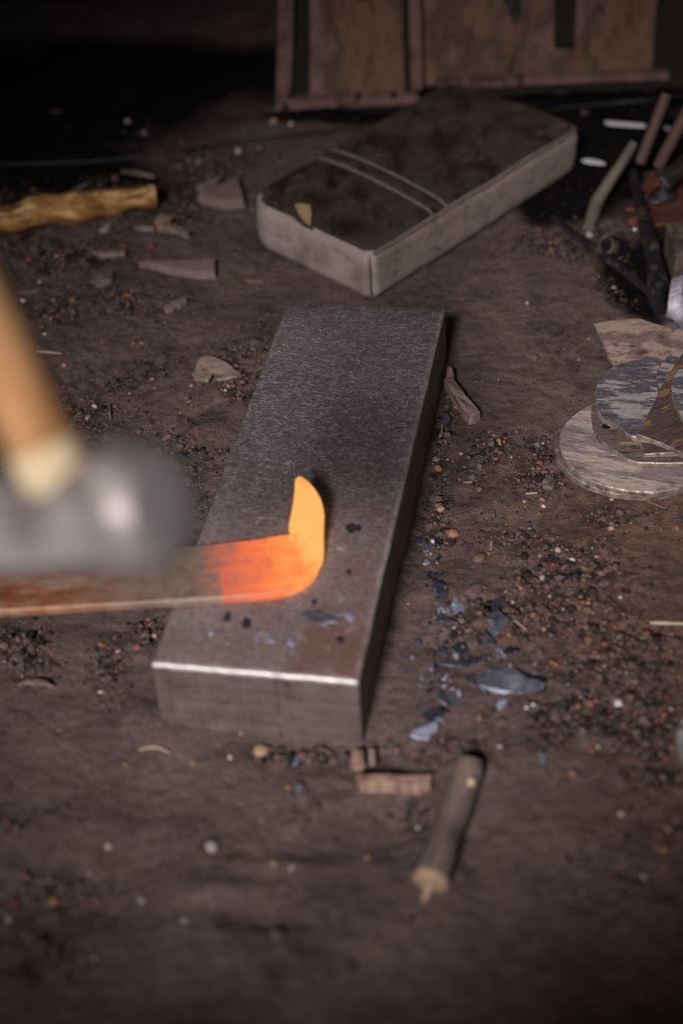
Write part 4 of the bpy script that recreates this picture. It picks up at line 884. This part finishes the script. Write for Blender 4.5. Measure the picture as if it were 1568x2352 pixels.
# ------------------------------------------------------------------ pebbles: px, py, radius px, colour, label (None = one of a region's look-alikes)
PB = [(1049, 938, 7, 'orange', 'round orange pebble below the wooden peg'), (1028, 915, 5, 'brown', None), (1039, 954, 3.5, 'red', None), (1011, 1003, 6, 'grey', None), (1009, 1017, 7, 'brown', None), (1021, 1016, 5, 'pale', None), (1029, 1034, 5, 'orange', None), (1059, 1044, 5.5, 'tan', None),
      (1002, 1059, 9, 'tan', 'upper of two large brown pebbles against the block right side'), (1005, 1080, 10, 'orange', 'lower, rustier of two large pebbles against the block right side'), (1122, 994, 5, 'grey', None), (1129, 1022, 9, 'grey', 'angular grey stone beside the orange crumbs'), (1134, 1002, 4.5, 'orange', None), (1129, 1011, 4.5, 'orange', None),
      (1146, 1015, 7, 'orange', 'orange crumb of clay, right of the angular grey stone'), (1158, 1017, 5, 'orange', None), (1185, 994, 6, 'grey', None), (1234, 1024, 8, 'grey', None), (1226, 827, 11, 'brown', 'half buried brown stone between the tongs and the block'), (1249, 1008, 8, 'dark', None), (1239, 1066, 9, 'red', 'flat dark red stone left of the bottom plate'), (1237, 1078, 6, 'red', None),
      (1101, 1073, 8, 'grey', None), (1084, 1082, 6, 'clod', None), (1084, 1100, 9, 'grey', None), (1072, 1125, 18, 'clod', 'dark brown dirt clod right of the block, with a sliver on it'), (1100, 1126, 8, 'brown', None), (1191, 1106, 6, 'grey', None), (1255, 1107, 17, 'grey', 'flat grey brown stone below the bottom plate left edge'), (1258, 1122, 14, 'grey', 'second flat grey stone, lower, by the bottom plate left edge'),
      (1245, 1150, 7, 'orange', None), (1204, 1153, 5, 'tan', None), (1138, 1153, 3.5, 'orange', None), (1206, 1165, 3.5, 'orange', None), (1012, 1173, 10, 'tan', 'smooth oval tan pebble against the block right side'), (1009, 1149, 8, 'grey', None), (1012, 1161, 6, 'grey', None), (1122, 1185, 15, 'clod', 'flat brown clod below the gravel, right of the block'), (1237, 1182, 6, 'brown', None),
      (1040, 1231, 13, 'orange', 'tall orange tan stone right of the block, above the flakes'), (994, 1246, 6, 'white', 'round white pebble beside the blue flake'), (1101, 1285, 16, 'brown', 'flat half round brown stone above the flake columns'), (1222, 1225, 7, 'dark', None), (1268, 1241, 8, 'brown', None), (1195, 1352, 6, 'orange', None), (1192, 1330, 6, 'brown', None), (1243, 1308, 5, 'tan', None), (1281, 1266, 8, 'pale', None), (1303, 1267, 6, 'orange', None),
      (1351, 1388, 8, 'orange', None), (1329, 1395, 7, 'brown', None), (1059, 1429, 9, 'brown', 'brown pebble among the left column of flakes'), (1168, 1459, 6, 'orange', 'bright orange pebble among the right column of flakes'), (1102, 1651, 7, 'orange', 'pale orange pebble below the largest flake'), (1209, 1627, 5, 'white', None), (1224, 1620, 5, 'white', None), (1351, 1472, 10, 'red', None), (1276, 1529, 5, 'orange', None), (1321, 1544, 5, 'orange', None),
      (1150, 1662, 16, 'clod', 'brown dirt clod below the largest flake'), (1147, 1716, 6, 'pale', None), (1335, 1606, 8, 'tan', None), (1345, 1612, 7, 'tan', None), (1404, 1149, 6.5, 'tan', 'pale tan pebble just below the bottom plate'), (1402, 1216, 8, 'tan', 'round tan pebble standing clear below the plate stack'), (1352, 780, 4, 'tan', None),
      (1420, 1619, 11, 'white', 'large white pebble in the reddish gravel at the right'), (1315, 1780, 9, 'orange', 'orange pebble right of the short stick'), (1522, 1954, 9, 'orange', None), (1542, 1719, 7, 'orange', None), (1425, 1871, 8, 'pale', None), (1459, 1846, 8, 'brown', None), (1508, 1918, 8, 'red', None), (1350, 2076, 13, 'clod', 'upright brown clod low at the right, beyond the short stick'), (797, 2237, 24, 'clod', 'lowest dirt clod, alone below the short stick'), (844, 1971, 6, 'tan', None),
      (596, 1728, 19, 'tan', 'angular tan stone chip in front of the block front edge'), (663, 1811, 8, 'orange', 'orange pebble in front of the block front edge'), (487, 1949, 16, 'pale', 'pale angular stone in the open dirt in front of the block'), (250, 1947, 9, 'pale', None), (288, 1757, 5, 'tan', None), (442, 1755, 5, 'tan', None), (529, 1741, 5, 'white', None), (232, 1592, 6, 'white', 'white pebble in the dirt left of the block front'), (94, 1518, 7, 'grey', None),
      (629, 1985, 8, 'tan', None), (670, 1996, 7, 'pale', None), (326, 2070, 8, 'pale', None), (424, 2116, 8, 'pale', None), (652, 2040, 8, 'grey', None), (20, 2114, 8, 'pale', None), (125, 2074, 12, 'orange', None), (56, 2014, 10, 'red', None), (33, 2076, 8, 'red', None), (638, 2150, 18, 'clod', 'dirt clod below the twin furrows in the foreground'), (554, 1686, 6, 'tan', None),
      (148, 841, 7, 'tan', 'tan pebble right of the hammer handle'), (307, 791, 5, 'orange', None), (326, 790, 6, 'orange', None), (235, 787, 4, 'orange', None), (320, 996, 9, 'brown', 'brown pebble above the hammer head'), (265, 935, 7, 'brown', None), (53, 694, 7, 'white', None), (103, 769, 4, 'white', None), (237, 649, 27, 'grey', 'flat grey stone between the log and the hammer handle'), (440, 887, 4, 'pale', None), (524, 888, 4, 'pale', None),
      (547, 351, 8, 'white', 'bright white pebble beside the black cable'), (347, 571, 10, 'red', 'reddish stone above the long wooden wedge'), (92, 649, 6, 'pale', None), (294, 282, 6, 'white', None), (331, 308, 6, 'pale', None), (214, 587, 5, 'white', None), (266, 414, 10, 'brown', None), (312, 596, 6, 'grey', None), (1353, 543, 9, 'pale', 'pale pebble at the foot of the green rod'), (1457, 530, 6, 'white', None), (1210, 698, 5, 'pale', None), (668, 287, 6, 'white', None), (628, 284, 10, 'tan', None), (1340, 262, 8, 'grey', 'small grey stone touching the far corner of the cushion')]
def region(x, y):
    if y < 780 and x > 1150: return ('small pebble in the dirt around the tongs and tool pile', 'small pebbles around the tool pile')
    if y < 620: return ('small pebble on the dark dirt around the log and cable', 'small pebbles around the log')
    if x < 560 and y < 1100: return ('small pebble in the dirt left of the steel block', 'small pebbles left of the block')
    if x < 400 and y > 1950: return ('blurred pebble in the dark dirt at the lower left', 'pebbles in the lower left dirt')
    if x < 900: return ('small pebble in the open dirt in front of the block', 'small pebbles in front of the block')
    if y < 1230: return ('small pebble in the gravel between the block and the plate stack', 'small pebbles beside the plate stack')
    if x > 1400 and y > 1680: return ('pebble in the dark gravel around the lone plate', 'pebbles by the lone plate')
    return ('small pebble in the ruddy gravel around the blue flakes', 'small pebbles around the flakes')
for i, (x, y, r, c, lab) in enumerate(PB):
    C = g(x, y); R_ = r * depth(C) / F; lg = region(x, y)
    flat = c == 'clod' or r >= 14
    rock('dirt_clod' if c == 'clod' else 'pebble', C, R_, ST[c], 40 + i, lab or lg[0], 'clod' if c == 'clod' else 'pebble', None if lab else lg[1], (1.1, .95, .55) if flat else (1.05, .9, .8), (i * 2.399) % 6.28, .45 if c in ('grey', 'clod', 'dark') else .25, 3 if r > 8 else 2)

# ------------------------------------------------------------------ loose grit nobody could count
rs = np.random.RandomState(21)
N0 = 280000
gx0 = rs.uniform(-.62, .68, N0); gy0 = rs.uniform(.80, 2.62, N0)
pv = patch(gx0, gy0); keep = rs.rand(N0) < np.clip(pv ** 1.3 * .85 + .03, 0, 1)
rel = np.stack([gx0 - BO[0], gy0 - BO[1]], 1); bu, bv = rel @ bex, rel @ bey
keep &= ~((bu > -.009) & (bu < BW + .009) & (bv > -.009) & (bv < BL + .009))
gx0, gy0, pv = gx0[keep], gy0[keep], pv[keep]; n_ = len(gx0)
from mathutils.bvhtree import BVHTree
bpy.context.view_layer.update()
SOLID = ('seat_cushion', 'peeled_log', 'black_cable', 'short_stick', 'steel_plate', 'bent_rod', 'tan_block', 'blacksmith_tongs', 'wood_offcut', 'rusty_sheet', 'iron_collar')
ok = np.ones(n_, bool)
for q in [x for x in COL.objects if x.type == 'MESH']:
    r_ = q
    while r_.parent: r_ = r_.parent
    if r_.name.split('.')[0] not in SOLID: continue
    W_ = [q.matrix_world @ v.co for v in q.data.vertices]; bv_ = BVHTree.FromPolygons(W_, [p_.vertices[:] for p_ in q.data.polygons])
    xs = [v.x for v in W_]; ys = [v.y for v in W_]; zs_ = min(v.z for v in W_)
    if zs_ > .03: continue
    for k in np.nonzero((gx0 > min(xs) - .007) & (gx0 < max(xs) + .007) & (gy0 > min(ys) - .007) & (gy0 < max(ys) + .007))[0]:
        if any(bv_.ray_cast(Vector((gx0[k] + a_, gy0[k] + b_, -.5)), Vector((0, 0, 1)))[0] is not None for a_, b_ in ((0, 0), (.006, 0), (-.006, 0), (0, .006), (0, -.006))): ok[k] = False
gx0, gy0, pv = gx0[ok], gy0[ok], pv[ok]; n_ = len(gx0)
gzv = terrain(gx0, gy0)
bm = bmesh.new(); bmesh.ops.create_icosphere(bm, subdivisions=1, radius=1); IV = np.array([v.co[:] for v in bm.verts]); IF = np.array([[v.index for v in f.verts] for f in bm.faces]); bm.free()
size = np.minimum(.0006 + .0009 * rs.exponential(1, n_) * (.4 + .9 * pv), .0055)
sx = size[:, None] * rs.uniform(.6, 1.3, (n_, 3)); sx[:, 2] *= .75
jit = 1 + .35 * (rs.rand(n_, len(IV), 1) - .5) * 2
VV = IV[None] * jit * sx[:, None, :]; th = rs.rand(n_) * 6.28; c, s = np.cos(th)[:, None], np.sin(th)[:, None]
VV = np.stack([VV[:, :, 0] * c - VV[:, :, 1] * s, VV[:, :, 0] * s + VV[:, :, 1] * c, VV[:, :, 2]], 2)
VV += np.stack([gx0, gy0, gzv + size * .35], 1)[:, None, :]
me = bpy.data.meshes.new('loose_grit'); nv = len(IV)
me.vertices.add(n_ * nv); me.vertices.foreach_set('co', VV.astype(np.float32).ravel())
FF = (IF[None] + (np.arange(n_) * nv)[:, None, None]).reshape(-1, 3).astype(np.int32)
me.loops.add(FF.size); me.loops.foreach_set('vertex_index', FF.ravel()); me.polygons.add(len(FF)); me.polygons.foreach_set('loop_start', np.arange(0, FF.size, 3, dtype=np.int32)); me.update(calc_edges=True)
pal = np.array([lin(c_) for c_ in ['120e0d', '1c1615', '2a211f', '3f332f', '55463f', '5f4d44', '6b5448', '7a5440', '8a563a', '6f4032', '9a8272', 'b3a69c']]); pw = np.array([9, 11, 14, 17, 18, 13, 7, 3, 1.6, 2.2, 1.4, .7]); pw = pw / pw.sum()
tint = pal[rs.choice(len(pal), n_, p=pw)]
ta = me.attributes.new('tint', 'FLOAT_COLOR', 'POINT'); ta.data.foreach_set('color', np.repeat(tint, nv, axis=0).astype(np.float32).ravel())
me.materials.append(M['grit']); o = bpy.data.objects.new('loose_grit', me); COL.objects.link(o)
tag(o, 'loose dark and rusty grit strewn in patches over the dirt floor', 'grit', kind='stuff')
print('grit', n_)
